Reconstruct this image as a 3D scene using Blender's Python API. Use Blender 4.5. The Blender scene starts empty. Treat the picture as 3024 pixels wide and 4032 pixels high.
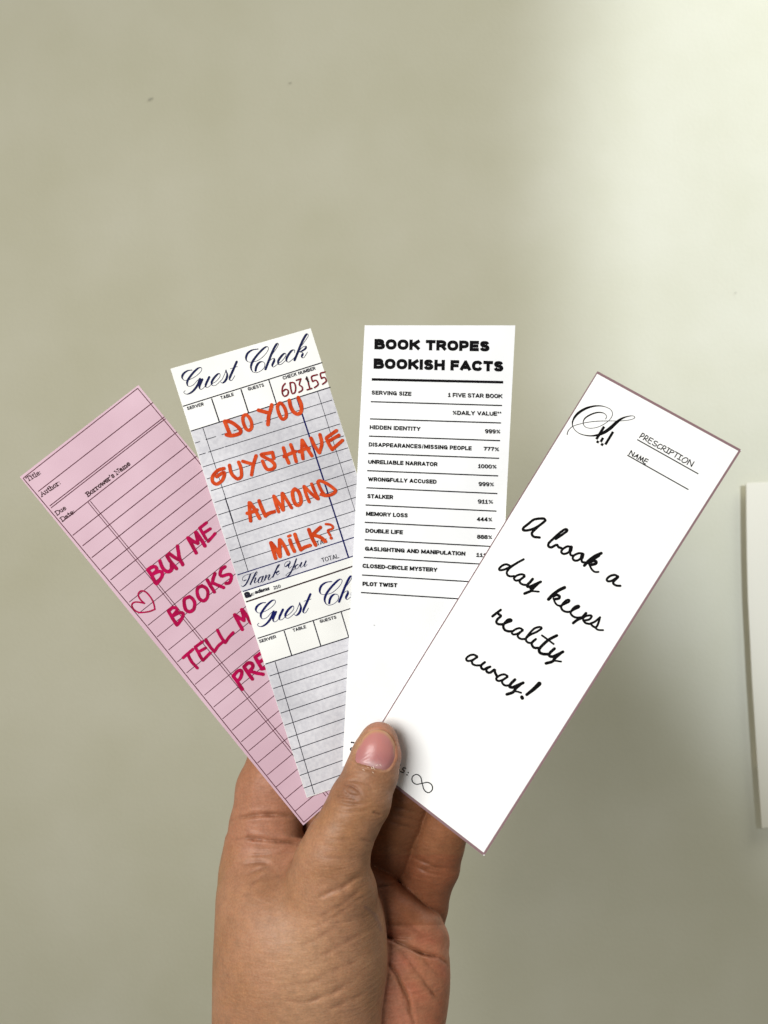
import bpy, math, random
import numpy as np

random.seed(4)
rng = np.random.RandomState(7)
SC = bpy.context.scene
COL = SC.collection

# ------------------------------------------------------------------ camera
F = 3032.0            # focal length in photo pixels (3024 x 4032 photo)
D0 = 0.240            # metres from the lens to the front bookmark
cam = bpy.data.cameras.new('camera')
cam.sensor_fit = 'HORIZONTAL'
cam.sensor_width = 36.0
cam.lens = 36.0 * F / 3024.0
cam.clip_start = 0.01
cam.clip_end = 20.0
cam.dof.use_dof = True
cam.dof.focus_distance = 0.2385
cam.dof.aperture_fstop = 30.0
co = bpy.data.objects.new('camera', cam)
co.location = (0, -D0, 0)
co.rotation_euler = (math.pi / 2, 0, 0)
COL.objects.link(co)
SC.camera = co

# ------------------------------------------------------------------ light
SC.view_settings.view_transform = 'Standard'
SC.view_settings.look = 'None'
SC.view_settings.gamma = 1
SC.view_settings.exposure = 0.05
SC.view_settings.use_curve_mapping = False
w = bpy.data.worlds.new('World')
SC.world = w
w.use_nodes = True
w.node_tree.nodes['Background'].inputs[0].default_value = (0.80, 0.84, 0.78, 1)
w.node_tree.nodes['Background'].inputs[1].default_value = 0.10


def area(name, loc, target, sx, sy, power, color, spread=180):
    l = bpy.data.lights.new(name, 'AREA')
    l.shape = 'RECTANGLE'
    l.size, l.size_y = sx, sy
    l.energy = power
    l.color = color
    l.spread = math.radians(spread)
    o = bpy.data.objects.new(name, l)
    o.location = loc
    d = np.array(target) - np.array(loc)
    from mathutils import Vector
    o.rotation_euler = Vector(d).to_track_quat('-Z', 'Y').to_euler()
    COL.objects.link(o)
    return o


# a window in front, up and to the left of the hand: thumb shadow falls to the right
area('front_window_light', (-0.47, -0.86, 0.20), (0.0, 0.0, -0.03), 0.58, 0.58, 13.4, (1.0, 0.985, 0.95))
# daylight from the right side of the room, stronger on the right of the wall
area('side_window_light', (0.92, 0.02, 0.95), (0.15, 0.45, 0.05), 0.5, 0.6, 8.6, (0.96, 1.0, 0.98))
# the patch of window light on the right of the wall
sp = bpy.data.lights.new('window_patch_light', 'SPOT')
sp.energy = 122.0
sp.color = (0.72, 0.81, 1.0)
sp.spot_size = math.radians(50)
sp.spot_blend = 0.14
sp.shadow_soft_size = 0.06
so = bpy.data.objects.new('window_patch_light', sp)
so.location = (0.76, -1.30, 0.60)
from mathutils import Vector
so.rotation_euler = (Vector((0.93, 0.45, 0.32)) - so.location).to_track_quat('-Z', 'Y').to_euler()
COL.objects.link(so)


# ------------------------------------------------------------------ helpers
def P(px, py, d):
    s = (D0 + d) / F
    return ((px - 1512.0) * s, d, -(py - 2016.0) * s)


def lin(r, g, b):
    def f(c):
        c /= 255.0
        return c / 12.92 if c <= 0.04045 else ((c + 0.055) / 1.055) ** 2.4
    return (f(r), f(g), f(b), 1.0)


def mesh_obj(name, verts, faces, mat, parent=None, smooth=False, origin=(0, 0, 0)):
    me = bpy.data.meshes.new(name)
    o3 = np.array(origin)
    v = np.asarray(verts, dtype=np.float64) - o3
    me.from_pydata(v.tolist(), [], faces)
    if mat is not None:
        me.materials.append(mat)
    if smooth:
        me.polygons.foreach_set('use_smooth', [True] * len(me.polygons))
    me.update()
    o = bpy.data.objects.new(name, me)
    COL.objects.link(o)
    if parent is not None:
        o.parent = parent
    else:
        o.location = origin
    return o


def tag(o, label=None, cat=None, group=None, kind=None):
    if label: o['label'] = label
    if cat: o['category'] = cat
    if group: o['group'] = group
    if kind: o['kind'] = kind
    return o


def new_mat(name, color, rough=0.6, spec=0.3):
    m = bpy.data.materials.new(name)
    m.use_nodes = True
    b = m.node_tree.nodes['Principled BSDF']
    b.inputs['Base Color'].default_value = color
    b.inputs['Roughness'].default_value = rough
    b.inputs['Specular IOR Level'].default_value = spec
    return m


def N(m, t, **kw):
    n = m.node_tree.nodes.new(t)
    for k, v in kw.items():
        if k in n.inputs:
            n.inputs[k].default_value = v
        else:
            setattr(n, k, v)
    return n


def L(m, a, b):
    m.node_tree.links.new(a, b)


def noise_col(m, scale, c1, c2, detail=4, lo=0.35, hi=0.65, vec=None):
    n = N(m, 'ShaderNodeTexNoise', Scale=scale, Detail=detail)
    if vec is None:
        vec = N(m, 'ShaderNodeNewGeometry').outputs['Position']
    L(m, vec, n.inputs['Vector'])
    r = N(m, 'ShaderNodeValToRGB')
    r.color_ramp.elements[0].position = lo
    r.color_ramp.elements[1].position = hi
    r.color_ramp.elements[0].color = c1
    r.color_ramp.elements[1].color = c2
    L(m, n.outputs['Fac'], r.inputs['Fac'])
    return r.outputs['Color']


def bump(m, scale, strength, dist, detail=3):
    b = m.node_tree.nodes['Principled BSDF']
    n = N(m, 'ShaderNodeTexNoise', Scale=scale, Detail=detail)
    g = N(m, 'ShaderNodeNewGeometry')
    L(m, g.outputs['Position'], n.inputs['Vector'])
    bp = N(m, 'ShaderNodeBump', Strength=strength, Distance=dist)
    L(m, n.outputs['Fac'], bp.inputs['Height'])
    L(m, bp.outputs['Normal'], b.inputs['Normal'])
    return bp


def base(m):
    return m.node_tree.nodes['Principled BSDF'].inputs['Base Color']


def ink_mat(name, c, c2=None, scale=900):
    m = new_mat(name, c, 0.7, 0.08)
    if c2:
        L(m, noise_col(m, scale, c, c2, 5), base(m))
    return m


def paper_mat(name, c1, c2, scale=120):
    m = new_mat(name, c1, 0.62, 0.25)
    L(m, noise_col(m, scale, c1, c2, 6), base(m))
    bump(m, 2600, 0.12, 0.0001)
    return m


# ------------------------------------------------------------------ wall
WALL_Y = 0.45
wall_m = new_mat('wall_paint', lin(195, 191, 169), 0.75, 0.15)
L(wall_m, noise_col(wall_m, 9, lin(191, 187, 163), lin(199, 195, 174), 5, 0.3, 0.7), base(wall_m))
bump(wall_m, 300, 0.22, 0.0008, 6)
wall = mesh_obj('wall', [(-1.6, WALL_Y, -1.3), (1.6, WALL_Y, -1.3), (1.6, WALL_Y, 1.3), (-1.6, WALL_Y, 1.3),
                         (-1.6, WALL_Y + .1, -1.3), (1.6, WALL_Y + .1, -1.3), (1.6, WALL_Y + .1, 1.3), (-1.6, WALL_Y + .1, 1.3)],
                [(0, 1, 2, 3), (5, 4, 7, 6), (0, 3, 7, 4), (1, 5, 6, 2), (3, 2, 6, 7), (0, 4, 5, 1)], wall_m)
tag(wall, kind='structure')

scuff_m = new_mat('scuff', lin(168, 165, 147), 0.8, 0.1)
for (sx, sy, a, b) in [(592, 390, 10, 4.5), (1142, 326, 6, 3), (2896, 1153, 4, 2.5)]:
    vs = []
    for k in range(12):
        t = k / 12 * 2 * math.pi
        q = 1 + .25 * math.sin(3 * t + sx)
        vs.append(P(sx + a * q * math.cos(t), sy + b * q * math.sin(t) - .4 * a * math.cos(t), WALL_Y - 0.0006))
    mesh_obj('scuff_mark', vs, [tuple(range(12))], scuff_m, wall)

# white panel fixed to the wall at the right edge
panel_m = new_mat('panel_paint', lin(212, 205, 184), 0.5, 0.3)
PD, TH = 0.0075, 0.0012
out = [(2938, 1902), (2939, 2060), (2941, 2200), (2945, 2360), (2952, 2500), (2961, 2680), (2972, 2850), (2984, 3040), (3000, 3262),
       (3420, 3225), (3420, 1880)]
pv = [P(x, y, WALL_Y - PD) for x, y in out]
pb = [(x, WALL_Y - PD + TH, z) for x, _, z in pv]
n = len(out)
fc = [tuple(range(n))[::-1], tuple(range(n, 2 * n))]
fc += [(i, (i + 1) % n, (i + 1) % n + n, i + n) for i in range(n)]
c0 = np.mean(pv, axis=0)
panel = mesh_obj('wall_panel', pv + pb, fc, panel_m, origin=tuple(c0))
bv = panel.modifiers.new('bevel', 'BEVEL'); bv.width = 0.0004; bv.segments = 3; bv.limit_method = 'ANGLE'
tag(panel, 'thin plain white panel mounted on the wall at the right edge of the photo', 'wall panel')
bx0, bx1, bz0, bz1 = c0[0] - .012, c0[0] + .05, c0[2] - .11, c0[2] + .11
yy0, yy1 = WALL_Y - PD + TH, WALL_Y + .001
mesh_obj('backing_block', [(bx0, yy0, bz0), (bx1, yy0, bz0), (bx1, yy0, bz1), (bx0, yy0, bz1), (bx0, yy1, bz0), (bx1, yy1, bz0), (bx1, yy1, bz1), (bx0, yy1, bz1)],
         [(0, 1, 2, 3), (5, 4, 7, 6), (0, 3, 7, 4), (1, 5, 6, 2), (3, 2, 6, 7), (0, 4, 5, 1)], panel_m, panel, origin=tuple(c0))


# ------------------------------------------------------------------ bookmarks
PIN = (1450.0, 2950.0)      # where thumb and finger pinch the fan


class Card:
    TH = 0.00034

    def __init__(self, quad, b, k, bend, twist, paper, label):
        self.q = [np.array(p, float) for p in quad]      # TL TR BR BL in photo pixels
        self.b, self.k, self.bend, self.twist = b, k, bend, twist
        ax = (self.q[0] + self.q[1] - self.q[2] - self.q[3]) / 2
        self.ax = ax / np.linalg.norm(ax)
        self.nx = np.array([-self.ax[1], self.ax[0]])
        self.mid = sum(self.q) / 4
        self.layer = 0
        base_px = (self.q[2] + self.q[3]) / 2
        self.origin = P(base_px[0], base_px[1], self.depth(base_px[0], base_px[1]))
        nu, nv = 16, 44
        vs, fs = [], []
        for side in (0, 1):
            for j in range(nv + 1):
                for i in range(nu + 1):
                    p = self.bil(i / nu, j / nv)
                    vs.append(P(p[0], p[1], self.depth(p[0], p[1]) + side * self.TH))
        M = (nu + 1) * (nv + 1)
        idx = lambda i, j, s: s * M + j * (nu + 1) + i
        for j in range(nv):
            for i in range(nu):
                fs.append((idx(i, j, 0), idx(i, j + 1, 0), idx(i + 1, j + 1, 0), idx(i + 1, j, 0)))
                fs.append((idx(i, j, 1), idx(i + 1, j, 1), idx(i + 1, j + 1, 1), idx(i, j + 1, 1)))
        for j in range(nv):
            fs.append((idx(0, j, 0), idx(0, j, 1), idx(0, j + 1, 1), idx(0, j + 1, 0)))
            fs.append((idx(nu, j, 0), idx(nu, j + 1, 0), idx(nu, j + 1, 1), idx(nu, j, 1)))
        for i in range(nu):
            fs.append((idx(i, 0, 0), idx(i + 1, 0, 0), idx(i + 1, 0, 1), idx(i, 0, 1)))
            fs.append((idx(i, nv, 0), idx(i, nv, 1), idx(i + 1, nv, 1), idx(i + 1, nv, 0)))
        self.obj = mesh_obj('bookmark', vs, fs, paper, origin=self.origin)
        tag(self.obj, label, 'bookmark', 'bookmarks fanned out in the hand')

    def bil(self, u, v):
        q = self.q
        return (q[0] * (1 - u) + q[1] * u) * (1 - v) + (q[3] * (1 - u) + q[2] * u) * v

    def depth(self, px, py):
        dx, dy = px - PIN[0], py - PIN[1]
        t = math.sqrt(dx * dx + dy * dy + 200.0 ** 2) - 200.0
        t /= 1700.0
        s = ((px - self.mid[0]) * self.nx[0] + (py - self.mid[1]) * self.nx[1]) / 300.0
        return self.b + self.k * t + self.bend * t * t + self.twist * s * max(t, 0)

    def w(self, p, extra=0.0):
        d = self.depth(p[0], p[1]) - 0.00003 - self.layer * 4e-7 - extra
        return P(p[0], p[1], d)


class Ink:
    """collects flat print on one card, in one material, as one mesh"""

    def __init__(self, card, name, mat, label=None):
        self.c, self.name, self.mat, self.v, self.f, self.label = card, name, mat, [], [], label

    def ribbon(self, pts, width, zone=None, smooth=True, closed=False, cap=True, rough=0.0, step=3.0):
        pts = np.array(pts, float)
        ws = np.array(width, float) if np.ndim(width) else np.full(len(pts), float(width))
        if zone:
            pts = pts * zone[2] + np.array(zone[:2])
            ws = ws * zone[2]
        if closed and np.linalg.norm(pts[0] - pts[-1]) > 1e-6:
            pts = np.vstack([pts, pts[:1]]); ws = np.append(ws, ws[0])
        if smooth and len(pts) > 2:
            n = len(pts)
            if closed:
                ext = np.vstack([pts[-2], pts, pts[1]])
            else:
                ext = np.vstack([2 * pts[0] - pts[1], pts, 2 * pts[-1] - pts[-2]])
            op, ow = [], []
            for i in range(n - 1):
                p0, p1, p2, p3 = ext[i], ext[i + 1], ext[i + 2], ext[i + 3]
                k = max(2, int(np.linalg.norm(p2 - p1) / step))
                for t in np.arange(k) / k:
                    op.append(0.5 * ((2 * p1) + (-p0 + p2) * t + (2 * p0 - 5 * p1 + 4 * p2 - p3) * t * t + (-p0 + 3 * p1 - 3 * p2 + p3) * t ** 3))
                    ow.append(ws[i] * (1 - t) + ws[i + 1] * t)
            op.append(pts[-1]); ow.append(ws[-1])
            pts, ws = np.array(op), np.array(ow)
        else:
            op, ow = [], []
            for i in range(len(pts) - 1):
                k = max(1, int(np.linalg.norm(pts[i + 1] - pts[i]) / 60)) if not rough else max(2, int(np.linalg.norm(pts[i + 1] - pts[i]) / step))
                for t in np.arange(k) / k:
                    op.append(pts[i] * (1 - t) + pts[i + 1] * t); ow.append(ws[i] * (1 - t) + ws[i + 1] * t)
            op.append(pts[-1]); ow.append(ws[-1])
            pts, ws = np.array(op), np.array(ow)
        d = np.gradient(pts, axis=0)
        d /= np.maximum(np.linalg.norm(d, axis=1), 1e-9)[:, None]
        self._rib(pts, ws, d, cap, rough)

    def callig(self, pts, zone, thin, thick, down, step=1.5):
        """pointed-pen stroke: thick where it runs along «down»"""
        pts = np.array(pts, float) * zone[2] + np.array(zone[:2])
        n = len(pts)
        ext = np.vstack([2 * pts[0] - pts[1], pts, 2 * pts[-1] - pts[-2]])
        op = []
        for i in range(n - 1):
            p0, p1, p2, p3 = ext[i], ext[i + 1], ext[i + 2], ext[i + 3]
            k = max(2, int(np.linalg.norm(p2 - p1) / step))
            for t in np.arange(k) / k:
                op.append(0.5 * ((2 * p1) + (-p0 + p2) * t + (2 * p0 - 5 * p1 + 4 * p2 - p3) * t * t + (-p0 + 3 * p1 - 3 * p2 + p3) * t ** 3))
        op.append(pts[-1])
        pts = np.array(op)
        d = np.gradient(pts, axis=0)
        d /= np.maximum(np.linalg.norm(d, axis=1), 1e-9)[:, None]
        dn = np.array(down, float); dn /= np.linalg.norm(dn)
        a = np.clip(d @ dn, 0, 1) ** 2.2
        ker = np.ones(7) / 7
        a = np.convolve(np.pad(a, 3, mode='edge'), ker, 'valid')
        ws = (thin + (thick - thin) * a) * zone[2]
        self._rib(pts, ws, d, True, 0)

    def _rib(self, pts, ws, d, cap, rough):
        nrm = np.stack([-d[:, 1], d[:, 0]], 1)
        n = len(pts)
        if rough:
            jl = 1 + rough * np.convolve(rng.randn(n + 4), np.ones(3) / 3, 'same')[:n]
            jr = 1 + rough * np.convolve(rng.randn(n + 4), np.ones(3) / 3, 'same')[:n]
        else:
            jl = jr = np.ones(n)
        h = ws / 2
        A = pts + nrm * (h * jl)[:, None]
        B = pts - nrm * (h * jr)[:, None]
        c = self.c
        c.layer += 1
        o = len(self.v)
        for i in range(n):
            c.layer += 0.04
            self.v.append(c.w(A[i])); self.v.append(c.w(B[i]))
        for i in range(n - 1):
            a = o + 2 * i
            self.f.append((a, a + 1, a + 3, a + 2))
        if cap:
            for e, sgn in ((0, -1), (n - 1, 1)):
                m = 7
                ring = [o + 2 * e] if sgn > 0 else [o + 2 * e + 1]
                st = nrm[e] * sgn
                for k in range(1, m):
                    t = math.pi * k / m
                    q = pts[e] + h[e] * (st * math.cos(t) + d[e] * sgn * math.sin(t)) * (1 + (rough * rng.randn() * .6 if rough else 0))
                    ring.append(len(self.v)); self.v.append(c.w(q))
                ring.append(o + 2 * e + 1 if sgn > 0 else o + 2 * e)
                self.f.append(tuple(ring[::-1]))

    def poly(self, pts, zone=None):
        pts = np.array(pts, float)
        if zone: pts = pts * zone[2] + np.array(zone[:2])
        self.c.layer += 1
        o = len(self.v)
        for p in pts: self.v.append(self.c.w(p))
        self.f.append(tuple(range(o, o + len(pts))))

    def patch(self, quad, nu=16, nv=40):
        q = [np.array(p, float) for p in quad]
        self.c.layer += 2
        o = len(self.v)
        for j in range(nv + 1):
            for i in range(nu + 1):
                u, v = i / nu, j / nv
                p = (q[0] * (1 - u) + q[1] * u) * (1 - v) + (q[3] * (1 - u) + q[2] * u) * v
                self.v.append(self.c.w(p))
        for j in range(nv):
            for i in range(nu):
                a = o + j * (nu + 1) + i
                self.f.append((a, a + nu + 1, a + nu + 2, a + 1))

    def text(self, body, A, B, cap, zone=None, bold=0.0, up=None, shear=0.0, sc_bold=1.0):
        """printed line whose baseline runs from A to B"""
        A, B = np.array(A, float), np.array(B, float)
        if zone:
            A = A * zone[2] + np.array(zone[:2]); B = B * zone[2] + np.array(zone[:2]); cap = cap * zone[2]
        cu = bpy.data.curves.new('t', 'FONT')
        cu.body = body
        cu.offset = bold
        cu.space_character = sc_bold
        cu.resolution_u = 4
        ob = bpy.data.objects.new('t', cu)
        COL.objects.link(ob)
        dg = bpy.context.evaluated_depsgraph_get()
        me = bpy.data.meshes.new_from_object(ob.evaluated_get(dg))
        vs = np.array([v.co[:2] for v in me.vertices])
        fs = [tuple(p.vertices) for p in me.polygons]
        bpy.data.objects.remove(ob); bpy.data.curves.remove(cu); bpy.data.meshes.remove(me)
        x0, x1 = vs[:, 0].min(), vs[:, 0].max()
        ex = (B - A)
        L_ = np.linalg.norm(ex)
        exn = ex / L_
        upv = np.array([exn[1], -exn[0]]) if up is None else np.array(up, float) / np.linalg.norm(up)
        self.c.layer += 1
        o = len(self.v)
        for v in vs:
            yy = (v[1]) / 0.70 * cap
            p = A + ex * ((v[0] - x0) / (x1 - x0)) + upv * yy + exn * shear * yy
            self.v.append(self.c.w(p))
        for f in fs:
            self.f.append(tuple(o + i for i in f))

    def done(self):
        o = mesh_obj(self.name, self.v, self.f, self.mat, self.c.obj, origin=self.c.origin)
        if self.label: o['label'] = self.label
        return o



# heavy grotesque capitals drawn as strokes inside a unit box: (advance, [(curved?, points)])
def _g(w, *s): return (w, s)


GL = {
    'A': _g(1.0, (0, [(0, 0), (.5, 1)]), (0, [(1, 0), (.5, 1)]), (0, [(.2, .24), (.8, .24)])),
    'B': _g(.92, (0, [(0, 0), (0, 1)]), (1, [(0, 1), (.6, 1), (.88, .88), (.88, .64), (.6, .53), (0, .53)]), (1, [(0, .53), (.65, .53), (1, .4), (1, .12), (.65, 0), (0, 0)])),
    'C': _g(.95, (1, [(1, .72), (.82, .95), (.5, 1), (.12, .88), (0, .5), (.12, .12), (.5, 0), (.82, .05), (1, .28)])),
    'D': _g(.92, (0, [(0, 0), (0, 1)]), (1, [(0, 1), (.5, 1), (.88, .85), (1, .5), (.88, .15), (.5, 0), (0, 0)])),
    'E': _g(.82, (0, [(0, 0), (0, 1)]), (0, [(0, 1), (1, 1)]), (0, [(0, .5), (.9, .5)]), (0, [(0, 0), (1, 0)])),
    'F': _g(.78, (0, [(0, 0), (0, 1)]), (0, [(0, 1), (1, 1)]), (0, [(0, .46), (.9, .46)])),
    'G': _g(.98, (1, [(.98, .75), (.8, .95), (.5, 1), (.12, .88), (0, .5), (.12, .12), (.45, 0), (.8, .08), (.95, .3), (.97, .45)]), (0, [(.55, .45), (1, .45)]), (0, [(.98, .45), (.98, 0)])),
    'H': _g(.94, (0, [(0, 0), (0, 1)]), (0, [(1, 0), (1, 1)]), (0, [(0, .5), (1, .5)])),
    'I': _g(.3, (0, [(.5, 0), (.5, 1)])),
    'K': _g(.95, (0, [(0, 0), (0, 1)]), (0, [(1, 1), (.05, .4)]), (0, [(.38, .58), (1, 0)])),
    'L': _g(.76, (0, [(0, 0), (0, 1)]), (0, [(0, 0), (1, 0)])),
    'M': _g(1.12, (0, [(0, 0), (0, 1)]), (0, [(1, 0), (1, 1)]), (0, [(.03, 1), (.5, .12)]), (0, [(.97, 1), (.5, .12)])),
    'N': _g(.94, (0, [(0, 0), (0, 1)]), (0, [(1, 0), (1, 1)]), (0, [(.05, .95), (.95, .05)])),
    'O': _g(.98, (2, [(.5, 1), (.14, .88), (0, .5), (.14, .12), (.5, 0), (.86, .12), (1, .5), (.86, .88), (.5, 1)])),
    'P': _g(.86, (0, [(0, 0), (0, 1)]), (1, [(0, 1), (.6, 1), (.95, .88), (.95, .52), (.6, .38), (0, .38)])),
    'R': _g(.9, (0, [(0, 0), (0, 1)]), (1, [(0, 1), (.6, 1), (.93, .88), (.93, .56), (.6, .45), (0, .45)]), (0, [(.55, .45), (1, 0)])),
    'S': _g(.88, (1, [(.95, .76), (.8, .96), (.5, 1), (.15, .95), (.05, .75), (.2, .58), (.5, .52), (.85, .43), (.98, .22), (.82, .04), (.5, 0), (.15, .05), (0, .26)])),
    'T': _g(.86, (0, [(.5, 0), (.5, 1)]), (0, [(0, 1), (1, 1)])),
    'U': _g(.92, (1, [(0, 1), (0, .6), (.02, .25), (.2, .03), (.5, 0), (.8, .03), (.98, .25), (1, .6), (1, 1)])),
    'V': _g(.98, (0, [(0, 1), (.5, 0)]), (0, [(1, 1), (.5, 0)])),
    'W': _g(1.4, (0, [(0, 1), (.27, 0)]), (0, [(.27, 0), (.5, .9)]), (0, [(.5, .9), (.73, 0)]), (0, [(.73, 0), (1, 1)])),
    'X': _g(.95, (0, [(0, 1), (1, 0)]), (0, [(1, 1), (0, 0)])),
    'Y': _g(.95, (0, [(0, 1), (.5, .42)]), (0, [(1, 1), (.5, .42)]), (0, [(.5, .45), (.5, 0)])),
    'Z': _g(.84, (0, [(0, 1), (1, 1)]), (0, [(1, .95), (0, .05)]), (0, [(0, 0), (1, 0)])),
    '0': _g(.8, (2, [(.5, 1), (.1, .85), (0, .5), (.1, .15), (.5, 0), (.9, .15), (1, .5), (.9, .85), (.5, 1)])),
    '1': _g(.6, (0, [(.55, 0), (.55, 1)]), (0, [(.55, .95), (0, .72)]), (0, [(0, 0), (1, 0)])),
    '2': _g(.78, (1, [(.02, .7), (.2, .96), (.55, 1), (.95, .85), (.9, .55), (.5, .3), (.05, .02)]), (0, [(0, 0), (1, 0)])),
    '4': _g(.84, (0, [(.72, 0), (.72, 1)]), (0, [(.68, 1), (0, .3)]), (0, [(0, .26), (1, .26)])),
    '7': _g(.76, (0, [(0, 1), (1, 1)]), (1, [(1, .95), (.6, .5), (.35, 0)])),
    '8': _g(.82, (2, [(.5, 1), (.1, .9), (.1, .62), (.5, .53), (.9, .62), (.9, .9), (.5, 1)]), (2, [(.5, .53), (.02, .4), (.02, .12), (.5, 0), (.98, .12), (.98, .4), (.5, .53)])),
    '9': _g(.82, (2, [(.5, 1), (.05, .88), (.05, .54), (.5, .42), (.95, .54), (.95, .88), (.5, 1)]), (1, [(.97, .7), (.97, .35), (.8, .05), (.45, 0), (.08, .1)])),
    '%': _g(1.1, (3, [(.2, 1), (.02, .8), (.2, .6), (.38, .8), (.2, 1)]), (3, [(.8, .4), (.62, .2), (.8, 0), (.98, .2), (.8, .4)]), (4, [(.85, 1), (.15, 0)])),
    '*': _g(.42, (4, [(.5, .68), (.5, 1)]), (4, [(.1, .76), (.9, .92)]), (4, [(.9, .76), (.1, .92)])),
    '/': _g(.5, (4, [(.1, -.05), (.9, 1.05)])),
    '-': _g(.45, (0, [(0, .42), (1, .42)])),
    ' ': _g(.36)}


def grot(ink, s, A, B, cap, z, wt=.25, gap=.09):
    """heavy capitals: baseline from A to B, stroke weight as a share of the cap height"""
    A = np.array(A, float) * z[2] + np.array(z[:2]); B = np.array(B, float) * z[2] + np.array(z[:2]); cap = cap * z[2]
    tot = sum(GL[ch][0] + gap for ch in s) - gap
    Ln = np.linalg.norm(B - A)
    u = (B - A) / Ln
    up = np.array([u[1], -u[0]])
    sx = Ln / tot
    x = 0.0
    for ch in s:
        adv, st = GL[ch]
        hw = wt * cap / 2
        bw = adv * sx
        for kind, pts in st:
            k = wt * (.62 if kind in (3, 4) else 1)
            q = []
            for a, b in pts:
                q.append(A + u * (x + hw + a * max(bw - 2 * hw, 0.01)) + up * (hw + b * (cap - 2 * hw)))
            if kind in (0, 4):
                q = np.array(q, float)
                dd = (q[-1] - q[0]) / np.linalg.norm(q[-1] - q[0])
                e = hw * (1.0 if abs(dd @ u) < .2 or abs(dd @ up) < .2 else .75)
                q[0] -= dd * e; q[-1] += dd * e
            ink.ribbon(q, k * cap, None, smooth=kind in (1, 2, 3), closed=kind in (2, 3), cap=False, step=1.5)
        x += bw + gap * sx


def zone(x0, y0, wpx, out=1659.0):
    return (x0, y0, wpx / out)


R1 = zone(60, 1480, 1000); R2 = zone(400, 2300, 1000); R3 = zone(640, 1260, 800); R4 = zone(800, 1960, 700)
R5 = zone(1340, 1260, 760); R6 = zone(1300, 1900, 800); A1 = zone(500, 2020, 420); A2 = zone(640, 2200, 420)
B1 = zone(840, 1540, 400); B2 = zone(800, 1660, 600); B3 = zone(940, 1860, 440); C1 = zone(80, 1800, 480)
C2 = zone(900, 2280, 520); E1 = zone(2440, 1660, 360); LG = zone(2200, 1560, 340); GC = zone(700, 1300, 540)
TY = zone(940, 2180, 460); W1 = zone(1980, 2000, 500); W2 = zone(1800, 2350, 450); W3 = zone(1920, 2200, 500)
SS = zone(1500, 2900, 600); NZ = zone(1250, 2750, 700)

black = ink_mat('black_ink', lin(12, 11, 13))

# ---- pink library-card bookmark -------------------------------------------------
pink_paper = paper_mat('pink_paper', lin(203, 172, 185), lin(194, 162, 175), 40)
c1 = Card([(78, 1878), (545, 1516), (1642, 2858), (1194, 3250)], 0.0021, 0.0060, 0.0030, 0.0012, pink_paper,
          'pink library card bookmark with crimson handwriting and a heart, leftmost of the fan')
rule_m = ink_mat('plum_ink', lin(96, 52, 66), lin(74, 36, 48), 700)
ink = Ink(c1, 'ruled_lines', rule_m)
ink.ribbon([(91, 1883), (590, 2480), (1196, 3238)], 3.4, smooth=False, cap=False)
ink.ribbon([(91, 1883), (542, 1529)], 3.4, smooth=False, cap=False)
ink.ribbon([(542, 1529), (792, 1831), (1640, 2848)], 3.2, smooth=False, cap=False)
ink.ribbon([(1196, 3238), (1640, 2848)], 3.2, smooth=False, cap=False)
rows = [((150, 755), R1), ((225, 850), R1), ((233, 863), R1), ((310, 950), R1), ((375, 1042), R1), ((440, 1110), R1), ((500, 1187), R1),
        ((562, 1265), R1), ((622, 1333), R1), ((120, 45), R2), ((180, 118), R2), ((240, 193), R2), ((302, 270), R2), ((362, 345), R2),
        ((437, 430), R2), ((495, 508), R2), ((555, 580), R2), ((610, 655), R2), ((672, 725), R2), ((732, 803), R2), ((790, 880), R2),
        ((852, 955), R2), ((912, 1030), R2), ((960, 1090), R2), ((1018, 1168), R2), ((1082, 1247), R2), ((1140, 1325), R2),
        ((1200, 1403), R2), ((1262, 1485), R2)]
for i, (p, z) in enumerate(rows):
    q = np.array(p) * z[2] + np.array(z[:2])
    a = math.radians(37.8 + 2.2 * i / 28)
    ink.ribbon([q, q + 572 * np.array([math.cos(a), -math.sin(a)])], 3.0 if i > 8 else 3.6, smooth=False, cap=False)
ink.ribbon([(346, 1977), (614, 2303), (1147, 2966), (1283, 3135)], 2.8, smooth=False, cap=False)
ink.ribbon([(355, 1973), (623, 2299), (1156, 2961), (1292, 3129)], 2.8, smooth=False, cap=False)
ink.done()

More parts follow.
